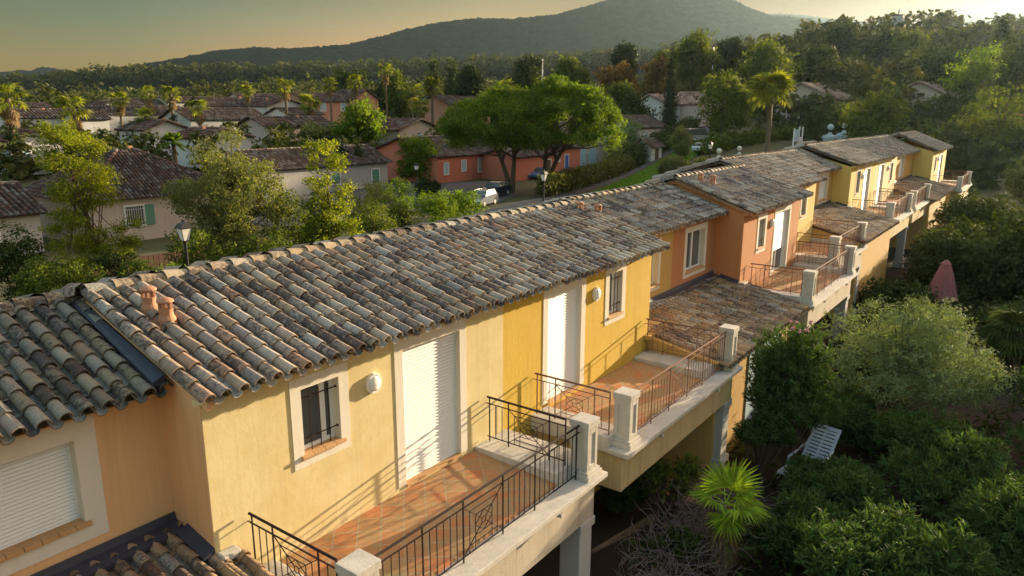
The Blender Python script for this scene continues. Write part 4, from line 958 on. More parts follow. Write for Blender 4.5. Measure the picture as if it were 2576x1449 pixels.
town_house('terracotta house with blue doors behind the umbrella pine trunks', (90, 57, -3), 12, 8, 3.4, 1.8, 'brick_wall', wins=[('y', 3, 1.2, 1.0, 2.3, 'blue'), ('y', 8, 1.2, 1.0, 2.3, 'blue'), ('y', 5.5, 2.0, 1, 1, 'pvc')], pitch=.4, seed=49)
T = town_house('pale pink house with two arched pale blue garage doors behind the umbrella pines', (104, 60, -3), 15, 9, 5.2, 1.8, 'pale_wall', wins=[('y', 3, 3.9, 1, 1.2), ('y', 12, 3.9, 1, 1.2)], pitch=.45, seed=50)
for i in range(2):
    xx = 100.6+i*3.3; yy = 55.5; P = [(xx+1.3*math.cos(a*math.pi/8), -1.0+.9*math.sin(a*math.pi/8)) for a in range(9)]+[(xx-1.3, -3.0), (xx+1.3, -3.0)]
    m = MB(); m.prism(P, yy-.08, yy-.01, 'y'); dd = m.build('garage_door', M['paleblue'], T); P2 = [(xx+1.5*math.cos(a*math.pi/8), -1.0+1.1*math.sin(a*math.pi/8)) for a in range(9)]
    m = MB(); n9 = 9; V = [(p[0], yy-.12, p[1]) for p in P2]+[(p[0], yy-.12, p[1]) for p in P[:9]]; m.add(V, [(i2, i2+1, 9+i2+1, 9+i2) for i2 in range(8)]); m.build('frame', M['pvc'], dd)
town_house('white two-part house with a small tiled porch right of the umbrella pines', spot(1592, 300, 128)[0], 11, 8, 4.9, 1.8, 'white_wall', pitch=.5, seed=51, wins=[('x', 4, 3.5, 1, 1.2), ('y', 3, 3.5, 1, 1.2)])
town_house('little tiled porch in front of the white house', spot(1630, 345, 112)[0], 3.6, 3.2, 2.3, 1.0, 'white_wall', pitch=.5, seed=52, wins=[('y', 1.8, 1.0, 1.4, 1.9, 'trunk')])
# (label, u, v of eave, d, w, depth, wall h, roof h, wall, axis, hip, windows)
TH = [
 ('two-storey red house with three pale shuttered windows beyond the umbrella pine crown', 1142, 264, 175, 15, 10, 6.6, 1.9, 'pink_wall', 'x', [('y', 4, 5.2, 1.8, 2), ('y', 9, 5.2, 1.8, 2), ('y', 13, 5.2, 1.8, 2)]),
 ('long pink house with pale windows behind the group of three palms', 812, 256, 200, 20, 12, 6.6, 2.2, 'pink_wall', 'x', [('y', 5, 5.2, 1.8, 2), ('y', 12, 5.2, 1.8, 2)]),
 ('pink gabled end house right of the long pink one', 890, 250, 205, 9, 10, 6.4, 2.6, 'pink_wall', 'y', []),
 ('grey-roofed house with a pale gable left of the umbrella pine crown', 1008, 325, 128, 10, 9, 2.9, 1.7, 'pale_wall', 'y', [('y', 5, 1.5, 1.2, 1.2)]),
 ('long white wall house under a dark roof left of the ivy-clad palm', 330, 288, 165, 22, 9, 5.8, 1.8, 'white_wall', 'x', [('x', 4, 3, 1, 1)]),
 ('white-walled house at the left below the bushy palm', 108, 296, 150, 13, 9, 4.6, 1.6, 'white_wall', 'x', [('y', 8, 2.5, 1.2, 1.5)]),
 ('small white gabled house beside the leftmost palm trunk', 66, 352, 100, 6.5, 6, 3.0, 1.3, 'white_wall', 'y', [('y', 2, 1, .8, 1.4)]),
 ('white gabled house behind the short skirted palm', 388, 326, 125, 8, 8, 3.0, 1.5, 'white_wall', 'y', []),
 ('white block with a grey shutter, second from the left edge', 215, 300, 150, 6, 7, 4.8, 1.4, 'white_wall', 'x', []),
 ('white house corner between two palms at mid left', 272, 268, 220, 9, 9, 5.8, 1.6, 'white_wall', 'y', []),
 ('pale yellow-lit low house at the far left, behind dark shrubs', 72, 270, 240, 10, 8, 4.8, 1.5, 'cream', 'x', []),
 ('dark-roofed house with a pale strip of wall above the leafy grey-green tree', 585, 268, 190, 20, 10, 5.5, 2.2, 'white_wall', 'x', [('y', 6, 4, 1.6, 1.5)]),
 ('broad dark-roofed house left of the tall mid-left palm', 540, 300, 150, 17, 11, 4.0, 2.2, 'white_wall', 'x', [('y', 11, 2.5, 1.6, 1.4)]),
 ('white house with blue shutters right of the slim palm', 690, 268, 190, 12, 10, 5.2, 1.9, 'white_wall', 'y', [('y', 6, 3, 1.6, 2, 'blue')]),
 ('dark-roofed house with light gable below the slim palm', 720, 318, 130, 14, 9, 3.2, 1.6, 'pale_wall', 'x', [('y', 9, 1.8, 1.2, 1.2)]),
 ('white house with a lit grey roof behind the cone-shaped bush', 740, 288, 165, 9, 8, 4.2, 1.4, 'white_wall', 'x', []),
 ('low white house below the tall skirted palm at left centre', 530, 345, 110, 9, 7, 2.6, 1.3, 'white_wall', 'y', []),
 ('far white roofed house among palms near the hills, left', 350, 262, 250, 16, 10, 5.0, 1.8, 'white_wall', 'x', []),
 ('far dark-roofed house in front of the woods, left centre', 455, 258, 260, 16, 11, 5.0, 2.0, 'grey_wall', 'x', []),
 ('dark hipped roof house deep in the town, centre left', 640, 252, 280, 18, 12, 5.0, 2.4, 'grey_wall', 'x', []),
 ('pale house with a small blue window left of the tall cypress', 1655, 262, 150, 7, 7, 3.4, 1.8, 'white_wall', 'x', [('y', 3, 1.8, 1.1, 1.5, 'blue')]),
 ('pinkish gabled house right of the tall cypress', 1734, 262, 155, 11, 10, 3.0, 2.4, 'pale_wall', 'y', [('y', 4, 1.2, 1, 1.2), ('y', 8, 1.2, 1, 1.2)]),
 ('broad pink-roofed house right of the big glittering palm', 2050, 250, 150, 20, 12, 3.0, 2.9, 'pale_wall', 'x', []),
 ('small pale dormer house beside the broad pink-roofed one', 2100, 236, 162, 6, 6, 3.0, 1.6, 'pale_wall', 'y', []),
 ('pink-roofed house half hidden right of the round tree', 2330, 244, 150, 22, 11, 3.0, 2.6, 'pale_wall', 'x', []),
 ('tile-roofed house at the right edge above the garden palms', 2565, 312, 120, 11, 9, 3.0, 2.0, 'pink_wall', 'x', []),
]
for i, (lb, u, v, d, w_, dp_, hw, hr, wm, ax, wn) in enumerate(TH):
    p = at(u, v, d=d); gz = float(gh(p[0], p[1])); zz = float(p[2]); hw2 = max(2.2, zz-gz) if abs(zz-gz-hw) > .3 else hw
    town_house(lb, (float(p[0]), float(p[1]), zz-hw), w_, dp_, hw, hr, wm, axis=ax, wins=wn, pitch=.7, seed=60+i, tile='tile_dark' if u < 1500 else 'tile_pink' if 'tile_pink' in M else 'tile_brown')
# fences, walls
def boxthing(name, label, cat, x0, x1, y0, y1, z0, z1, mat, bevel=.01):
    t = MB(); t.box(x0, x1, y0, y1, z0, z1); return tag(t.build(name, M[mat], None, bevel, origin=((x0+x1)/2, (y0+y1)/2, z0)), label, cat)
m = MB()
for i in range(60): m.box(12+i*.3, 12.27+i*.3, 33.5, 33.56, -3, -2.25)
tag(m.build('fence', M['fence'] if 'fence' in M else M['trunk'], origin=(20, 33.5, -3)), 'brown board fence behind the leaning pine trunk', 'fence')
# ---------------------------------------------------------------- street furniture
def street_lamp(label, u, vtop, d, hw=.19):
    loc, H = spot(u, vtop, d); x, y, z = loc; t = thing('street_lamp', label, 'street lamp', loc, 0, 'lantern lamps along the path')
    m = MB(); m.lathe([(.11, 0), (.11, .5), (.06, .6), (.05, 1.2), (.045, H-.76), (.07, H-.74), (.04, H-.70)], loc, 10); m.build('pole', M['black'], t)
    zt = z+H; s = 2**.5
    m = MB(); m.lathe([(.09*s, -.68), (hw*s*.92, -.28)], (x, y, zt), 4, ph=.785); m.build('lantern', M['lampglass'], t)
    m = MB(); m.lathe([(hw*s*1.05, -.278), (hw*s*1.05, -.25), (hw*s*.68, -.12), (hw*s*.42, -.10), (.05, -.07), (.04, 0)], (x, y, zt), 4, ph=.785)
    for k in range(4):
        a = .785+k*math.pi/2; m.tube([(x+.095*s*math.cos(a), y+.095*s*math.sin(a), zt-.70), (x+hw*s*.94*math.cos(a), y+hw*s*.94*math.sin(a), zt-.26)], .011, 4)
    m.lathe([(.10*s, -.71), (.10*s, -.68)], (x, y, zt), 4, ph=.785); m.build('lantern_cap', M['black'], t)
street_lamp('black lantern lamp nearest the camera, standing behind the main ridge', 457, 562, 23)
street_lamp('black lantern lamp in front of the umbrella pines, lit pale by the sun', 1369, 430, 46)
street_lamp('black lantern lamp in front of the far clipped hedge', 1789, 356, 66)
street_lamp('black lantern lamp in front of the terracotta house windows', 1047, 412, 73)
def vehicle(label, loc, rot, col, L=4.1, W=1.7, H=1.45, van=False, cat='car', name='parked_car'):
    t = thing(name, label, cat, loc, rot, 'vehicles parked in the town'); mt = plain('car_paint', col, .25, .3, var=.05, spec=.6)
    def sect(pro, ya, yb, inset=0):  # profile (x,z)
        return pro
    hl = L/2
    body = [(-hl, .35), (-hl, .75), (-hl+.08, .95), (-hl*.55, 1.0), (hl*.30, .98), (hl*.92, .78), (hl, .60), (hl, .35), (hl*.8, .24), (-hl*.85, .24)]
    roof = [(-hl*.93, .95), (-hl*.75, H-.06), (-hl*.3, H), (hl*.12, H-.04), (hl*.42, .97)] if not van else [(-hl*.99, .95), (-hl*.95, H-.08), (-hl*.5, H), (hl*.35, H-.03), (hl*.70, .97)]
    R3 = Matrix.Rotation(rot, 4, 'Z')
    def mk(mb, prof, w0, w1, zsplit):
        V = []
        for s in (-1, 1):
            for x, z in prof:
                k = w0+(w1-w0)*max(0, (z-zsplit))/max(H-zsplit, .01); V.append((loc[0]+x, loc[1]+s*k, loc[2]+z))
        n = len(prof); mb.add(V, [tuple(range(n)), tuple(range(n, 2*n))[::-1]]+[(i, (i+1) % n, n+(i+1) % n, n+i) for i in range(n)])
    m = MB(); mk(m, body, W/2, W/2, 9); 
    rt = [(x*.94, z) for x, z in roof if z > H-.2]; top = [(roof[1][0], H-.075), (roof[2][0], H), (roof[3][0], H-.035), (roof[3][0]+.05, H-.075)]
    mk(m, [(roof[1][0], roof[1][1]-.02)]+[(x, z+.012) for x, z in roof[1:4]]+[(roof[3][0]+.06, roof[3][1]-.04)], W/2-.09, W/2-.20, .95)
    b = m.build('body', mt, t, bevel=.04)
    m = MB(); mk(m, roof, W/2-.06, W/2-.19, .95); m.build('windows', M['glass'], t)
    for i, (sx, sy) in enumerate(((-.62, -1), (-.62, 1), (.62, -1), (.62, 1))):
        m = MB(); cx, cy, cz = loc[0]+hl*sx, loc[1]+sy*(W/2-.09), loc[2]+.31; V = []
        for yy in (-.10, .10):
            for k in range(14): V.append((cx+.31*math.cos(k*math.pi/7), cy+yy, cz+.31*math.sin(k*math.pi/7)))
        m.add(V, [tuple(range(14)), tuple(range(14, 28))]+[(k, (k+1) % 14, 14+(k+1) % 14, 14+k) for k in range(14)]); wv = m.build('wheel', M['tyre'], t)
        m = MB(); V = [(cx+.19*math.cos(k*math.pi/5), cy+sy*.104, cz+.19*math.sin(k*math.pi/5)) for k in range(10)]; m.add(V, [tuple(range(10))]); m.build('rim', M['pvc'], wv)
    for s in (-1, 1):
        m = MB(); m.box(loc[0]+hl*.93, loc[0]+hl+.012, loc[1]+s*(W/2-.26)-.17, loc[1]+s*(W/2-.26)+.17, loc[2]+.60, loc[2]+.76); m.build('headlight', M['lampglass'], t)
    return t
def carat(label, u, v, d, rot, col, **k):
    p = at(u, v, d=d); vehicle(label, (float(p[0]), float(p[1]), float(gh(p[0], p[1]))+.05), rot, col, **k)
carat('silver car parked behind the ridge beside the bushes', 1212, 505, 70, R_(-165), (.20, .22, .25))
carat('dark blue car parked in front of the terracotta porch', 1246, 486, 78, R_(-170), (.025, .04, .08))
carat('small blue car glimpsed behind the umbrella pine trunk', 1352, 450, 98, R_(-160), (.10, .22, .45), L=3.8)
carat('white estate car alone on the upper car park', 1743, 303, 172, R_(150), (.65, .70, .76))
carat('silver van with dark windows behind the hedge', 1755, 345, 128, R_(-20), (.50, .52, .56), L=5.4, W=1.95, H=2.1, van=True, cat='van', name='van')
carat('white car in front of the silver van', 1775, 356, 112, R_(-20), (.62, .68, .75))
carat('pale blue-grey car left of the silver van', 1672, 342, 128, R_(-20), (.45, .52, .62))
def urn(label, u, vtop, d, Wd=1.5, name='gate_pillar', mat='trim', base=None):
    loc, H = spot(u, vtop, d); x, y, z = loc; t = thing(name, label, 'gate pillar', loc, 0, 'ball-topped gate pillars'); k = Wd/2
    m = MB(); m.box(x-k*.8, x+k*.8, y-k*.8, y+k*.8, z-.5, z+H-1.15*Wd); m.box(x-k, x+k, y-k, y+k, z+H-1.15*Wd+.001, z+H-1.0*Wd); m.box(x-k*.85, x+k*.85, y-k*.85, y+k*.85, z+H-Wd+.001, z+H-.9*Wd); m.build('shaft', M[mat], t, bevel=.03)
    m = MB(); m.lathe([(.30*Wd, -.9), (.18*Wd, -.75), (.12*Wd, -.55), (.16*Wd, -.5)], (x, y, z+H+(.9-.9*Wd)*1), 14)
    m.lathe([(.02, .0), (.14*Wd, .04*Wd), (.23*Wd, .16*Wd), (.25*Wd, .27*Wd), (.20*Wd, .40*Wd), (.08*Wd, .49*Wd), (.01, .5*Wd)], (x, y, z+H-.5*Wd), 16); m.smooth = True; m.build('ball', M[mat], t); return t
urn('cream urn pillar nearer the third lantern lamp, peeping over the ridge', 1811, 374, 98, 1.45)
urn('cream urn pillar right of the other peeping over the ridge', 1862, 368, 104, 1.4)
urn('tall bluish-white ball-topped pillar, left of the pair', 2091, 312, 108, 1.8, mat='paleblue2')
urn('tall bluish-white ball-topped pillar, right of the pair', 2126, 308, 112, 1.8, mat='paleblue2')
p = at(2030, 356, d=104); x, y, z = map(float, p); boxthing('low_wall', 'low pinkish entrance wall left of the ball-topped pillars', 'wall', x-4, x+4, y-.3, y+.3, z-3, z, 'pale_wall')
p = at(2008, 322, d=106); x, y, z = map(float, p); t = thing('notice_board', 'pale blue framed notice board above the low entrance wall', 'notice board', (x, y, z-3.5))
m = MB(); m.box(x-1.9, x-1.75, y-.08, y+.08, z-3.5, z); m.box(x+.75, x+.9, y-.08, y+.08, z-3.5, z+.2); m.box(x+2.4, x+2.55, y-.08, y+.08, z-3.5, z+.1); m.build('posts', M['pvc'], t); m = MB(); m.box(x-1.7, x+.7, y-.04, y+.04, z-1.9, z-.2); m.build('board', M['paleblue'], t)
m = MB(); m.box(x+.95, x+2.35, y-.04, y+.04, z-1.9, z-1.3); m.build('small_board', M['pvc'], t)
for lb, u, v, d in (('thin white pole on the wooded rise right of the tall cypress', 1793, 122, 230), ('thin white pole in the woods above the umbrella pines', 1364, 150, 260)):
    loc, H = spot(u, v, d); t = thing('utility_pole', lb, 'utility pole', loc, 0); m = MB(); m.tube([loc, (loc[0], loc[1], loc[2]+H)], .22, 6); m.build('pole', M['pvc'], t); m = MB(); m.box(loc[0]-.8, loc[0]+.8, loc[1]-.08, loc[1]+.08, loc[2]+H-.9, loc[2]+H-.75); m.build('crossarm', M['trunk'], t)

# ---------------------------------------------------------------- trees of the town
loc, H = spot(222, 285, 31.5)
tree('pine_tree', 'young yellow-green pine with a leaning trunk, nearest on the left', loc, H, 2.35, 'needle', 'pine tree', 34000, .13, 3, .06, 120, .6, .12, lean=(-1.3, -.5), aspect=3.2, br=.19, up=.4, kindshape='column')
loc, H = spot(562, 293, 35); tree('broadleaf_tree', 'large grey-green leafy tree left of centre, behind the ridge', loc, H, 3.1, 'leaf_grey', 'tree', 44000, .12, 5, .06, 75, .9, .2, br=.21)
loc, H = spot(818, 345, 35); tree('pine_tree', 'slender pointed light green tree right of the large leafy one', loc, H, 1.75, 'needle', 'pine tree', 22000, .12, 7, .04, 80, .8, .09, kindshape='column', br=.26)
BU = [('dark bush at the far left edge below the pine', 15, 560, 30, 1.8, 'leaf_dark'), ('dark green bush right under the young pine', 100, 650, 27, 1.5, 'leaf_mid'), ('low bush left of the near lantern lamp', 310, 630, 27, 1.2, 'leaf_mid'), ('bright green bush just left of the near lantern lamp', 395, 645, 25, .8, 'leaf_bright'), ('bush behind the near lantern lamp post', 500, 560, 30, 1.6, 'leaf_mid'),
      ('tall bush between the large leafy tree and the slender tree', 718, 480, 36, 1.7, 'leaf_mid'), ('dense bush below the large leafy tree', 640, 560, 31, 1.5, 'leaf_mid'), ('dense bush at the foot of the slender tree', 790, 520, 35, 1.5, 'leaf_mid'), ('leafy bush right of the slender tree', 900, 430, 43, 1.9, 'leaf_grey'), ('green bush before the grey-walled house', 985, 452, 58, 1.9, 'leaf_bright'),
      ('bright bush left of the parked silver car', 1092, 480, 50, 1.7, 'leaf_bright'), ('second bright bush touching the parked silver car', 1165, 475, 54, 1.7, 'leaf_bright'), ('low green bush above the middle of the ridge', 1010, 520, 45, 1.3, 'leaf_mid'), ('round bush just over the ridge left of the bright ones', 935, 500, 40, 1.5, 'leaf_mid'), ('small clipped bush by the terracotta house lamp', 1075, 458, 76, 1.2, 'leaf_dark'),
      ('pale shrub at the end of the grass verge', 1692, 405, 92, 1.7, 'leaf_grey'), ('shrub under the third lantern lamp', 1765, 395, 78, 1.7, 'leaf_mid'), ('pale loose shrub right of the umbrella pines', 1560, 345, 108, 2.6, 'leaf_grey'), ('bluish shrub before the white house', 1580, 300, 118, 3.2, 'leaf_olive'), ('narrow pointed shrub in front of the silver van', 1712, 318, 105, 1.6, 'leaf_grey'),
      ('bushy mass in the first gap left of the near lamp', 270, 640, 29, 1.2, 'leaf_dark'), ('low dark bush by the pine foot', 165, 660, 26, 1.3, 'leaf_mid')]
for i, (lb, u, v, d, R, mt) in enumerate(BU):
    loc, H = spot(u, v, d); tree('bush', lb, loc, H, R, mt, 'bush', int(3800+1700*R), .13 if d < 60 else .26, 100+i, .02, 16, .9, .05, br=.42, group='bushes between the row and the town')
def hedge(label, pts, hgt, wd, mat, n, leaf, seed):
    t = thing('hedge', label, 'hedge', (*pts[0], float(gh(*pts[0])))); rg = np.random.default_rng(seed); P = np.array(pts, float); bl = []
    for a, b in zip(P[:-1], P[1:]):
        L = np.linalg.norm(b-a); k = int(L/(wd*.7))
        for i in range(k+1):
            c = a+(b-a)*i/k; z = float(gh(c[0], c[1]))
            for j in range(3): bl.append((c[0], c[1], z+hgt*(.2+.3*j), wd*.55, wd*.55, hgt*.24))
    f = MB(); leaves(f, bl, n, leaf, seed, 1.4, shell=(.7, 1)); f.build('foliage', M[mat], t)
    k = MB()
    for a in bl[::6]: k.tube([(a[0], a[1], a[2]-hgt*.3), (a[0], a[1], a[2]+hgt*.2)], .06, 5)
    k.build('stems', M['trunk'], t)
hedge('clipped yellowish hedge along the path below the umbrella pines', [(60, 35.5), (75, 38.6), (90, 41.6)], 2.2, 1.6, 'hedge', 16000, .32, 3)
hedge('tall dark clipped hedge continuing toward the urn pillars', [(92, 42.5), (112, 46.5), (135, 51)], 3.0, 2.2, 'leaf_dark', 14000, .42, 4)
hedge('clipped green hedge in front of the parked van', [(104, 36), (121, 33), (136, 27)], 1.8, 1.8, 'leaf_mid', 9000, .42, 5)
hedge('dark hedge under the upper car park', [(130, 62), (150, 58), (185, 50)], 3.2, 2.6, 'leaf_mid', 9000, .5, 6)
# umbrella pines
lA, _ = spot(1288, 400, 79); lB, _ = spot(1368, 400, 82)
cA = at(1262, 318, d=80); cB = at(1420, 308, d=80)
umbrella_pine('left of the twin umbrella pines, its broad green crown merging with the other', lA, [at(1240, 345, d=80), at(1300, 330, d=79)], cA, (6.9, 6.6, 3.6), 11, r=.34)
umbrella_pine('right of the twin umbrella pines, with many splayed bare limbs', lB, [at(1380, 330, d=80), at(1440, 330, d=80)], cB, (6.2, 6.2, 4.4), 12, r=.36)
loc, H = spot(1692, 103, 132); cypress('tall dark cypress spire standing alone before the hill', loc, H, 1.35, 21, 9000, .34)
PAL = [('bulky palm at the far left edge with ivy on its trunk', 14, 213, 92, 1.9, 1), ('bushy palm second from the left edge, trunk hidden', 182, 245, 120, 2.1, 0), ('slim palm with a bare pale trunk, third from the left', 298, 232, 150, 1.7, 0), ('palm with a rounded crown above the short skirted one', 370, 218, 165, 1.7, 0), ('short palm with a thick brown skirt beside the hipped roof', 364, 272, 125, 1.6, 0), ('tall palm with an ivy-green trunk, left of centre', 428, 218, 140, 1.6, 1), ('palm with a ragged crown right of the ivy-trunked one', 497, 250, 130, 1.6, 0), ('palm above the large leafy tree', 621, 215, 180, 1.6, 0),
       ('tall slim palm rising above the pointed green tree', 716, 198, 150, 1.6, 0), ('pale bushy palm left of the long pink house', 776, 238, 145, 2.0, 0), ('palm with a golden skirt against the long pink house', 829, 197, 175, 1.6, 0), ('spreading golden palm at the gabled pink house', 892, 190, 180, 1.8, 0), ('tall brown-skirted palm before the dark pine clump', 969, 163, 190, 1.8, 0), ('palm with pale fronds left of the red two-storey house', 1037, 210, 160, 2.0, 0), ('smaller glinting palm beneath the pale-fronded one', 1057, 245, 140, 1.7, 0), ('palm crown peeping over the umbrella pine crown', 1268, 203, 150, 1.9, 0)]
for i, (lb, u, v, d, R, iv) in enumerate(PAL):
    loc, H = spot(u, v, d); fan_palm(lb, loc, H, R*1.45, 200+i, 'palms of the town', .8, nf=24, trunk_r=.28, ivy=bool(iv))
loc, H = spot(1086, 200, 165); feather_palm('feathery palm right of the pale-fronded palm', loc, H, 3.4, 230, 'palms of the town', 30, .3)
loc, H = spot(433, 338, 95); feather_palm('low bright green palm bush behind the hipped roof', loc, H, 2.2, 231, 'palms of the town', 34, .25, 'leaf_bright')
loc, H = spot(1944, 186, 74); fan_palm('big palm with glittering fronds standing over the far roofs', loc, H, 2.7, 240, 'palms of the town', 1.3, False, 52, .26)
CY = [('small dark cypress spire behind the grey-walled house', 856, 338, 82, .45), ('ivy-thick short cypress left of the ivy-covered gable', 898, 348, 84, .7), ('thin cypress among the left palms', 697, 300, 140, .7), ('short dark cypress at the left by the bushy palm', 244, 318, 120, .9), ('narrow cypress behind the long white wall', 560, 268, 190, 1.0)]
for i, (lb, u, v, d, R) in enumerate(CY):
    loc, H = spot(u, v, d); cypress(lb, loc, H, R, 250+i, 1800, .3, mat='leaf_dark' if i else 'cypress', group='cypresses in the town')
# trees with their own crowns (label, name, u, v top, d, radius, material, shape)
TR = [
 ('bright green round tree left of the grey-roofed house', 'broadleaf_tree', 905, 248, 118, 3.9, 'leaf_bright', .1), ('olive-green bushy tree under the pale bushy palm', 'broadleaf_tree', 800, 300, 118, 3.2, 'leaf_grey', .05), ('rounded tree at the left behind the pine crown', 'broadleaf_tree', 130, 320, 105, 2.2, 'leaf_dark', .05),
 ('dark flat-topped pine clump behind the golden palms, left part', 'pine_tree', 880, 158, 250, 9, 'leaf_dark', .35), ('dark flat-topped pine clump behind the golden palms, right part', 'pine_tree', 975, 160, 245, 8, 'leaf_dark', .35), ('yellow-lit pine right of the dark clump', 'pine_tree', 1000, 150, 235, 4, 'leaf_mid', .2),
 ('tall dark conifer pair above the red two-storey house, left', 'conifer', 1090, 124, 290, 5, 'leaf_dark', .1), ('dark conifer right beside the tall dark one', 'conifer', 1135, 126, 300, 6, 'leaf_dark', .1), ('round dark tree above the umbrella pines', 'broadleaf_tree', 1172, 146, 240, 6, 'leaf_dark', .25), ('slim conifer glowing at its right edge, above the feathery palm', 'conifer', 1080, 172, 230, 4, 'leaf_mid', .1), ('broad dark tree over the umbrella pine crown', 'broadleaf_tree', 1330, 120, 260, 8, 'leaf_dark', .3), ('small umbrella-shaped pine right of the broad dark tree', 'pine_tree', 1435, 135, 230, 6.5, 'leaf_mid', .5),
 ('reddish-brown round tree on the dry rise', 'broadleaf_tree', 1550, 126, 175, 5.5, 'autumn', .15), ('second reddish tree nearer the tall cypress', 'broadleaf_tree', 1650, 133, 180, 4.2, 'autumn', .15), ('green crown below the reddish round tree', 'broadleaf_tree', 1560, 200, 160, 3.6, 'leaf_mid', .1), ('dark umbrella pine silhouetted against the mountain', 'pine_tree', 1567, 98, 270, 6, 'leaf_dark', .45), ('ragged pine left of the tall cypress on the skyline', 'pine_tree', 1665, 94, 250, 5, 'leaf_mid', .35), ('tall spreading pine right of the tall cypress', 'pine_tree', 1745, 66, 215, 7.5, 'leaf_mid', .3),
 ('dark round tree on the skyline left of the big green one', 'broadleaf_tree', 1835, 78, 250, 8, 'leaf_dark', .1), ('big green tree high on the right slope', 'broadleaf_tree', 1948, 78, 165, 6.6, 'leaf_mid', .1), ('round yellow-green tree right of the cypress houses', 'broadleaf_tree', 1822, 188, 118, 4.6, 'leaf_mid', .05), ('large round tree in front of the far roofs on the right', 'broadleaf_tree', 2200, 186, 98, 4.2, 'leaf_mid', .05), ('dull brown-green tree right of the big green one', 'broadleaf_tree', 2060, 115, 160, 5.5, 'leaf_dark', .1),
 ('tree on the right skyline below the tower', 'broadleaf_tree', 2235, 50, 230, 8, 'leaf_dark', .1), ('dark tree on the right skyline, left of the tower', 'broadleaf_tree', 2110, 62, 240, 8, 'leaf_dark', .1), ('pale green tree high on the slope, right', 'broadleaf_tree', 2290, 62, 220, 6.5, 'leaf_mid', .1), ('yellow-green tree lit from behind, far right slope', 'broadleaf_tree', 2470, 105, 150, 5.5, 'leaf_bright', .1), ('pointed conifer at the top right skyline', 'conifer', 2525, 40, 190, 5, 'leaf_dark', .05), ('dark tree filling the right edge of the slope', 'broadleaf_tree', 2570, 95, 130, 6.5, 'leaf_dark', .05), ('broad tree on the right slope above the half-hidden house', 'broadleaf_tree', 2370, 110, 175, 8, 'leaf_dark', .1),
 ('dark tree left of the half-hidden pink-roofed house', 'broadleaf_tree', 2140, 150, 185, 6, 'leaf_dark', .1), ('tree left of the big glittering palm', 'broadleaf_tree', 1870, 170, 170, 5, 'leaf_mid', .1), ('dark low tree left of the pale house with the blue window', 'broadleaf_tree', 1600, 235, 140, 4.6, 'leaf_dark', .0), ('dark tree at mid right, behind the far row end', 'broadleaf_tree', 2420, 225, 115, 5.5, 'leaf_dark', .05), ('tree at the right edge above the garden palms', 'broadleaf_tree', 2540, 215, 95, 5.5, 'leaf_mid', .05),
]
for i, (lb, nm, u, v, d, R, mt, lo) in enumerate(TR):
    if d > 200: v += 10; R *= .8
    loc, H = spot(u, v, d); con = nm == 'conifer'
    tree(nm, lb, loc, max(H, 4), R, mt, 'tree' if not con else 'conifer', int(3200+420*R), .0038*d+.12, 300+i, lo, 26, .55 if lo > .4 else .8, .3, br=.36, kindshape='cone' if con else None, group='single trees on the rise and in the town')
# stone tower on the skyline
loc, H = spot(2255, 42, 330); x, y, z = loc; t = thing('hilltop_building', 'small dark building with a mast on the right skyline', 'building', loc); m = MB(); m.box(x-2.2, x+2.2, y-2.2, y+2.2, z-3, z+H-1); m.build('wall', M['grey_wall'], t); m = MB(); m.box(x-2.2, x+2.2, y-2.2, y+2.2, z+H-.999, z+H-.5); m.build('roof', M['tile_dark'], t); m = MB(); m.tube([(x, y, z+H-1), (x, y, z+H+2)], .2, 5); m.build('mast', M['black'], t)
# woodland read as a mass
def wood(name, region, N, seed, size, per, cr=(3.5, 6.5), mat='forest', avoid=()):
    rg = np.random.default_rng(seed); bl = []; (u0, u1), (d0, d1) = region
    for i in range(N):
        d = math.sqrt(rg.uniform(d0*d0, d1*d1)); u = rg.uniform(u0, u1)
        x, y = CAMP[0]+d*(FH[0]+u*RH[0]), CAMP[1]+d*(FH[1]+u*RH[1]); z = float(gh(x, y)); r = rg.uniform(*cr)
        if any(a < x < b_ and c < y < e for a, b_, c, e in avoid): continue
        hz = r*rg.uniform(.8, 1.3); bl.append((x, y, z+hz*.8, r*.8, r*.8, hz))
        bl.append((x+rg.normal(0, r*.5), y+rg.normal(0, r*.5), z+hz*rg.uniform(1.0, 1.6), r*.5, r*.5, r*.45))
    f = MB(); leaves(f, bl, N*per, size, seed, 1.3, shell=(.7, 1), up=.5, shape='quad', tuft=5, spread=.7); return tag(f.build(name, M[mat]), kind='stuff')
wood('woodland', ((-.80, .10), (260, 560)), 700, 1, 1.6, 110, (3.5, 7.5))
wood('far_woodland', ((-.85, .9), (560, 1000)), 900, 2, 3.0, 50, (5, 9))
wood('hillside_wood', ((.0, .85), (215, 430)), 520, 3, 1.6, 110)
wood('slope_thicket', ((.33, .85), (120, 230)), 190, 4, 1.0, 220, (2.5, 5))
wood('town_shrubbery', ((-.72, .12), (88, 265)), 640, 5, .7, 115, (1.3, 3.2), 'forest', avoid=[(40, 115, 25, 68)])
wood('row_end_thicket', ((.50, .9), (80, 135)), 130, 7, .6, 150, (1.4, 3.2), 'leaf_dark', avoid=[(0, 72, -3, 40)])
wood('rise_shrubbery', ((.10, .42), (120, 215)), 110, 6, .8, 120, (1.4, 3.2), 'leaf_dark', avoid=[(98, 180, 28, 78)])
rg = np.random.default_rng(61); bl = []
for i in range(900):
    u = rg.uniform(-150, 1900); q = rg.uniform(0, 1); d = 1000-q*90; v = float(np.interp(u, [c[0] for c in CREST], [c[1] for c in CREST]))+q*22
    p = at(u, v, d=d); r = rg.uniform(4, 9); bl.append((float(p[0]), float(p[1]), float(p[2])+r*.2, r, r, r*1.1))
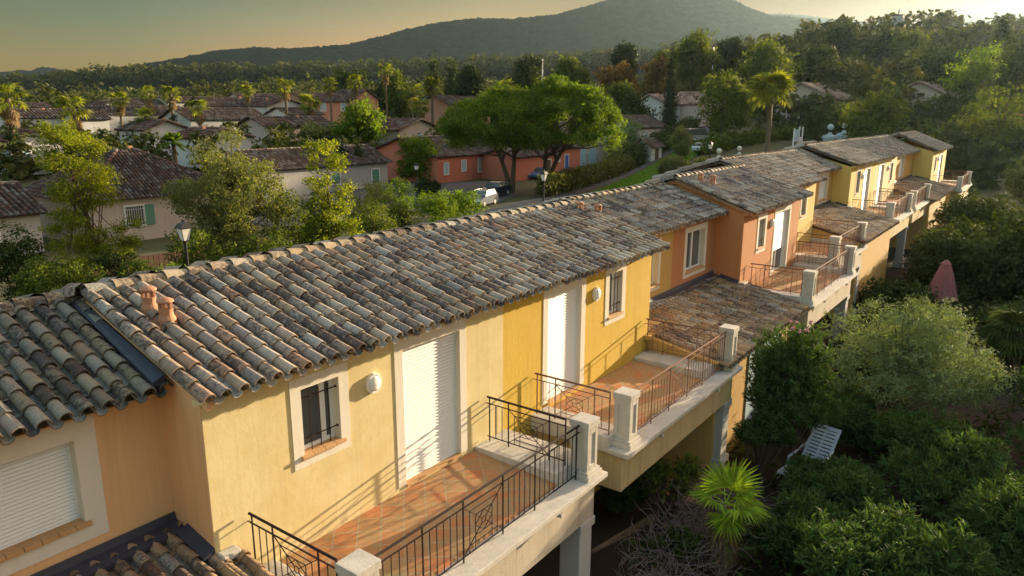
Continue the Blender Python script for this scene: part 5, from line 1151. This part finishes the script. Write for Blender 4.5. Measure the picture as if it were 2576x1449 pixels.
f = MB(); leaves(f, bl, 42000, 3.2, 62, 1.3, shell=(.7, 1), up=.5, shape='quad', tuft=5, spread=.7); tag(f.build('ridge_woodland', M['forest']), kind='stuff')
# ---------------------------------------------------------------- garden in front of the row
def gp(u, v, z): p = at(u, v, z=z); return float(p[0]), float(p[1]), z
G = GZ-.05
# near fan palm
rng = random.Random(9); bx, by, bz = 8.15, -3.5, G; t = thing('fan_palm', 'young fan palm with bright backlit leaves and brown hanging skirts, lower right', 'palm tree', (bx, by, bz)); top = Vector((bx, by, -1.35))
f = MB()
for az, el, st, rad in ((R_(-20), 1.0, .34, .66), (R_(-115), .25, .36, .56), (R_(150), .45, .36, .52), (R_(-55), -.05, .34, .60), (R_(30), .75, .34, .60), (R_(75), .2, .3, .5), (R_(-150), -.5, .28, .5), (R_(-75), .7, .3, .5)):
    frond_fan(f, top, az, el, st, rad, rng, 24, 4.0, droop=.22, fuse=.60)
f.build('fronds', M['palm_near'], t)
f = MB()
for i in range(34): frond_fan(f, top-Vector((0, 0, rng.uniform(.05, .5))), rng.uniform(0, 6.28), rng.uniform(-1.5, -1.25), .40, .55, rng, 14, 1.3, droop=.05)
f.build('dead_fronds', M['deadfrond'], t)
m = MB(); m.tube([(bx, by, bz-.2), (bx, by, -2.0), tuple(top)], [.16, .12, .10], 9); m.build('trunk', M['palmtrunk'], t)
# sun lounger
def lounger(label, c, rot):
    t = thing('sun_lounger', label, 'sun lounger', c, rot); R3 = Matrix.Rotation(rot, 3, 'Z'); C = Vector(c)
    x0, y0, z0 = c
    m = MB(); m.box(x0-1.0, x0+.25, y0-.34, y0-.28, z0+.26, z0+.32); m.box(x0-1.0, x0+.25, y0+.28, y0+.34, z0+.26, z0+.32)
    for i in range(11): m.box(x0-.98+i*.112, x0-.98+i*.112+.085, y0-.279, y0+.279, z0+.28, z0+.305)
    m.build('seat', M['whiteplastic'], t)
    ca, sa = math.cos(R_(52)), math.sin(R_(52)); m = MB()
    def bk(a, b, ya, yb): 
        P = []
        for th in (0, .03):
            for (s, yy) in ((a, ya), (b, ya), (b, yb), (a, yb)): P.append((x0+.24+s*ca-th*sa, y0+yy, z0+.30+s*sa+th*ca))
        m.hexa(P)
    bk(0, .95, -.34, -.27); bk(0, .95, .27, .34); bk(.0, .95, -.02, .02); bk(.86, .95, -.27, .27)
    for i in range(9): bk(.03+i*.093, .03+i*.093+.066, -.27, -.02); bk(.03+i*.093, .03+i*.093+.066, .02, .27)
    m.build('backrest', M['whiteplastic'], t)
    for sx in (-.9, .15):
        for sy in (-.31, .31): m = MB(); m.box(x0+sx-.03, x0+sx+.03, y0+sy-.025, y0+sy+.025, z0, z0+.258); m.build('leg', M['whiteplastic'], t)
    for s in (-1, 1):
        m = MB(); m.tube([(x0-.45, y0+s*.33, z0+.31), (x0-.40, y0+s*.36, z0+.50), (x0+.1, y0+s*.36, z0+.52), (x0+.45, y0+s*.35, z0+.62)], [.03, .03, .035, .02], 6); m.build('armrest', M['whiteplastic'], t)
    return t
lounger('white plastic sun lounger with slatted raised back among the oleanders', (13.4, -3.75, G), R_(-12))
m = MB(); m.box(10.4, 12.4, -2.3, -.5, G-.1, G+.02); tag(m.build('path', M['floor']), kind='structure')
# parasol
x, y = 32.3, -4.3; t = thing('parasol', 'closed faded pink parasol in the far garden', 'parasol', (x, y, G)); m = MB(); V = []; n = 24
prof = [(.10, -.45), (.34, -.62), (.30, -.66), (.55, -1.2), (.80, -1.9), (.92, -2.2)]
for i, (r, z) in enumerate(prof):
    for k in range(n): a = 2*math.pi*k/n; rr = .60*r*(1+(.20 if k % 3 == 0 else -.06)*min(1, i*.3)); V.append((x+rr*math.cos(a), y+rr*math.sin(a), z))
m.add(V, [(i*n+k, i*n+(k+1) % n, (i+1)*n+(k+1) % n, (i+1)*n+k) for i in range(len(prof)-1) for k in range(n)]+[tuple(range(n))]); m.build('canopy', M['pink'], t); m = MB(); m.tube([(x, y, G), (x, y, -.42)], .04, 8); m.build('pole', M['trunk'], t)
# olive tree
t = tree('olive_tree', 'silvery green olive tree right of the balconies', (18.0, -4.9, G), 3.95, 2.9, 'leaf_olive', 'olive tree', 26000, .10, 71, .06, 80, .75, .16, br=.19, aspect=3.6, up=.6, shoots=30000)
# shrubs of narrow leaves
def sb(label, c, R, n=9000, L=.17, wd=.030, seed=1, mat='oleander', fl=0, name='oleander_shrub', k=9, hz=1.0):
    rg = random.Random(seed); bl = [(c[0]+rg.uniform(-.6, .6)*R, c[1]+rg.uniform(-.6, .6)*R, c[2]+rg.uniform(-.35, .35)*R*hz, R*.55, R*.55, R*.5*hz) for _ in range(k)]
    return strap_bush(name, label, bl, n, L, wd, seed, mat, fl, (c[0], c[1], G), 'shrub', 'shrubs of the front gardens')
sb('bushy oleander with pink flowers beside the lean-to roof corner', (13.5, -3.15, -.75), 1.15, 26000, .17, .03, 81, fl=9, hz=1.75, k=20)
sb('oleander leaves against the pale garage door, left of the flowering one', (12.6, -2.75, -1.8), .7, 9000, .16, .03, 98, hz=1.3)
sb('large dark oleander in the lower right corner', (8.9, -6.6, -2.1), 1.35, 15000, .19, .034, 82)
sb('oleander in front of the white sun lounger', (11.5, -4.75, -2.15), 1.0, 14000, .19, .034, 83)
sb('oleander right of the young fan palm', (9.6, -4.7, -2.2), .95, 11000, .18, .034, 84)
sb('oleander between the lounger and the olive tree', (14.6, -6.3, -2.0), 1.3, 14000, .18, .032, 85)
sb('shadowed oleander at the right edge, below the olive tree', (12.2, -8.6, -2.0), 1.6, 15000, .19, .034, 86)
sb('deep shaded shrub in the bottom right corner of the garden', (7.0, -7.3, -2.3), 1.0, 9000, .18, .034, 87)
sb('shrub behind the olive tree on the garden side', (17.5, -9.2, -1.9), 1.7, 12000, .18, .034, 88)
sb('small leafy green shrub under the middle pillar', (9.4, -1.75, -1.9), .65, 3500, .12, .035, 89, mat='leaf_mid', name='leafy_shrub')
sb('dark leafy shrub below the dry twigs', (6.6, -3.4, -2.6), .6, 3000, .10, .035, 90, mat='leaf_mid', name='leafy_shrub')
sb('bright yellow-green juniper at the bottom edge', (6.9, -5.5, -2.35), .6, 9000, .10, .022, 91, mat='juniper', name='juniper_shrub', hz=.6)
sb('juniper shrub left of the bright one at the bottom edge', (7.4, -4.7, -2.55), .5, 5000, .10, .022, 92, mat='leaf_mid', name='juniper_shrub', hz=.6)
for lb, c, Rr, sd in (('tall shadowed oleander at the bottom edge, centre right', (8.2, -5.9, -2.1), 1.1, 93), ('oleander behind the corner one, beneath the olive tree', (12.8, -6.9, -1.9), 1.4, 94), ('shaded shrub at the right edge beside the corner oleander', (10.6, -7.9, -1.9), 1.4, 95), ('oleander at the feet of the olive tree', (15.8, -4.6, -2.2), 1.1, 96), ('oleander behind the sun lounger back', (15.0, -3.6, -2.2), .8, 97)): sb(lb, c, Rr, 12000, .18, .034, sd)
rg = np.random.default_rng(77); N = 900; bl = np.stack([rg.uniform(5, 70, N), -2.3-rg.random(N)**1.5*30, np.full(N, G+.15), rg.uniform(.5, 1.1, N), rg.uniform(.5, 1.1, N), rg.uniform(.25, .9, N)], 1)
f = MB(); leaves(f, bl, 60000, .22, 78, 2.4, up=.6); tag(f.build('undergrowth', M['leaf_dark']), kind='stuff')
sb('leafy shrub crowding the dry twigs below the first balcony', (7.3, -2.7, -2.35), .75, 6000, .11, .035, 101, mat='leaf_dark', name='leafy_shrub')
sb('leafy shrub in front of the lounger seat', (12.1, -4.05, -2.25), .65, 8000, .17, .032, 102)
sb('dark leafy shrub at the back of the space under the balconies', (9.0, -.9, -2.3), .6, 4000, .12, .035, 103, mat='leaf_dark', name='leafy_shrub')
# dry twiggy bush
rng = random.Random(4); t = thing('dry_bush', 'tangled dry twiggy bush under the first balconies', 'bush', (8, -2.6, G)); m = MB()
for i in range(1150):
    x = rng.uniform(5.9, 10.3); y = -2.35-rng.uniform(0, 1.6)*(.5+.5*rng.random()); z = -2.6+rng.uniform(0, .75); a = rng.uniform(0, 6.28); e = rng.uniform(-.3, 1.0); L = rng.uniform(.25, .7); p = Vector((x, y, z)); pts = [p]
    for k in range(4): a += rng.uniform(-.6, .6); e += rng.uniform(-.5, .4); p = p+Vector((math.cos(a)*math.cos(e), math.sin(a)*math.cos(e), math.sin(e)))*L/4; pts.append(p)
    m.tube(pts, [.007, .006, .005, .004, .002], 4, False, (rng.random(), rng.random(), .5, 1))
m.build('twigs', M['twig'], t)
f = MB(); leaves(f, [(7.5, -2.9, -2.5, 1.6, .7, .35), (9.3, -2.6, -2.4, .8, .6, .3)], 900, .07, 6, 1.6); f.build('leaves', M['autumn'], t)
# trees of the far gardens
FG = [('dark shrub tree right of the second block balconies', 24.5, -4.4, 1.3, 1.7, 'leaf_dark'), ('dense dark tree behind the olive tree', 25, -9.5, 3.0, 2.8, 'leaf_dark'), ('shaded tree at the right edge behind the olive tree', 21, -13, 3.4, 3.0, 'leaf_dark'), ('sunlit hedge-like tree beside the far balconies', 36.5, -4.6, 2.6, 2.0, 'leaf_dark'), ('dark tree left of the pink parasol', 30, -2.9, 1.0, 1.3, 'leaf_dark'), ('dark tree behind the pink parasol', 37, -7, 3.3, 2.8, 'leaf_dark'),
      ('broad dark tree in the middle gardens', 34, -13, 4.6, 3.8, 'leaf_dark'), ('flowering bush along the far balconies', 40, -3.8, 2.6, 2.0, 'leaf_dark'), ('tree beside the last balcony', 50, -4.5, 3.2, 2.6, 'leaf_dark'), ('dark tree behind the last balcony', 58, -10, 4.6, 3.8, 'leaf_dark'), ('tall shading tree in the far right gardens', 48, -18, 6.2, 4.6, 'leaf_dark'), ('tree at the right edge below the tile-roofed house', 45, -25, 6.0, 4.6, 'leaf_dark'), ('shrub mass along the second block gardens', 22.0, -3.9, 1.2, 1.5, 'leaf_dark'), ('low tree in the gardens short of the last house', 44, -9, 3.6, 2.8, 'leaf_dark'), ('round bush under the second block columns', 26.8, -7.6, 1.6, 1.9, 'leaf_dark'), ('tree beyond the end of the row', 72, -8, 5.0, 4.2, 'leaf_dark'), ('dark garden tree right of the palms', 28, -18, 5.0, 3.8, 'leaf_dark')]
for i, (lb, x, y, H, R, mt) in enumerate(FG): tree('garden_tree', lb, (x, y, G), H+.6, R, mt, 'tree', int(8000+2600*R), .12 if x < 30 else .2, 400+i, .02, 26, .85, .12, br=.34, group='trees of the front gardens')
fan_palm('fan palm with spiky sunlit crown at the right edge of the gardens', (30.5, -8.9, G), 3.3, 1.6, 251, 'garden palms', 1.5, False, 34, .16, mat='palm_dull')
fan_palm('dark fan palm below the spiky one at the right edge', (24.5, -7.4, G), 2.4, 1.3, 252, 'garden palms', 1.5, False, 30, .14, mat='palm_dull')
feather_palm('feathery garden palm beyond the spiky ones, right edge', (42, -14.5, G), 5.4, 2.8, 253, 'garden palms', 32, .2, 'palm_dull')
# small boulder / bag left out; white garden stool under the balcony
# ---------------------------------------------------------------- air
m = MB(); m.box(-700, 5400, -3200, 3800, -60, 520)
k = NT('haze_air'); k.n.remove(k.b); pv = k.new('ShaderNodeVolumePrincipled'); pv.inputs['Color'].default_value = (.62, .84, 1.0, 1); pv.inputs['Density'].default_value = .00004; pv.inputs['Anisotropy'].default_value = .68
k.l.new(pv.outputs[0], k.out.inputs['Volume'])
tag(m.build('haze', k.m), kind='stuff')
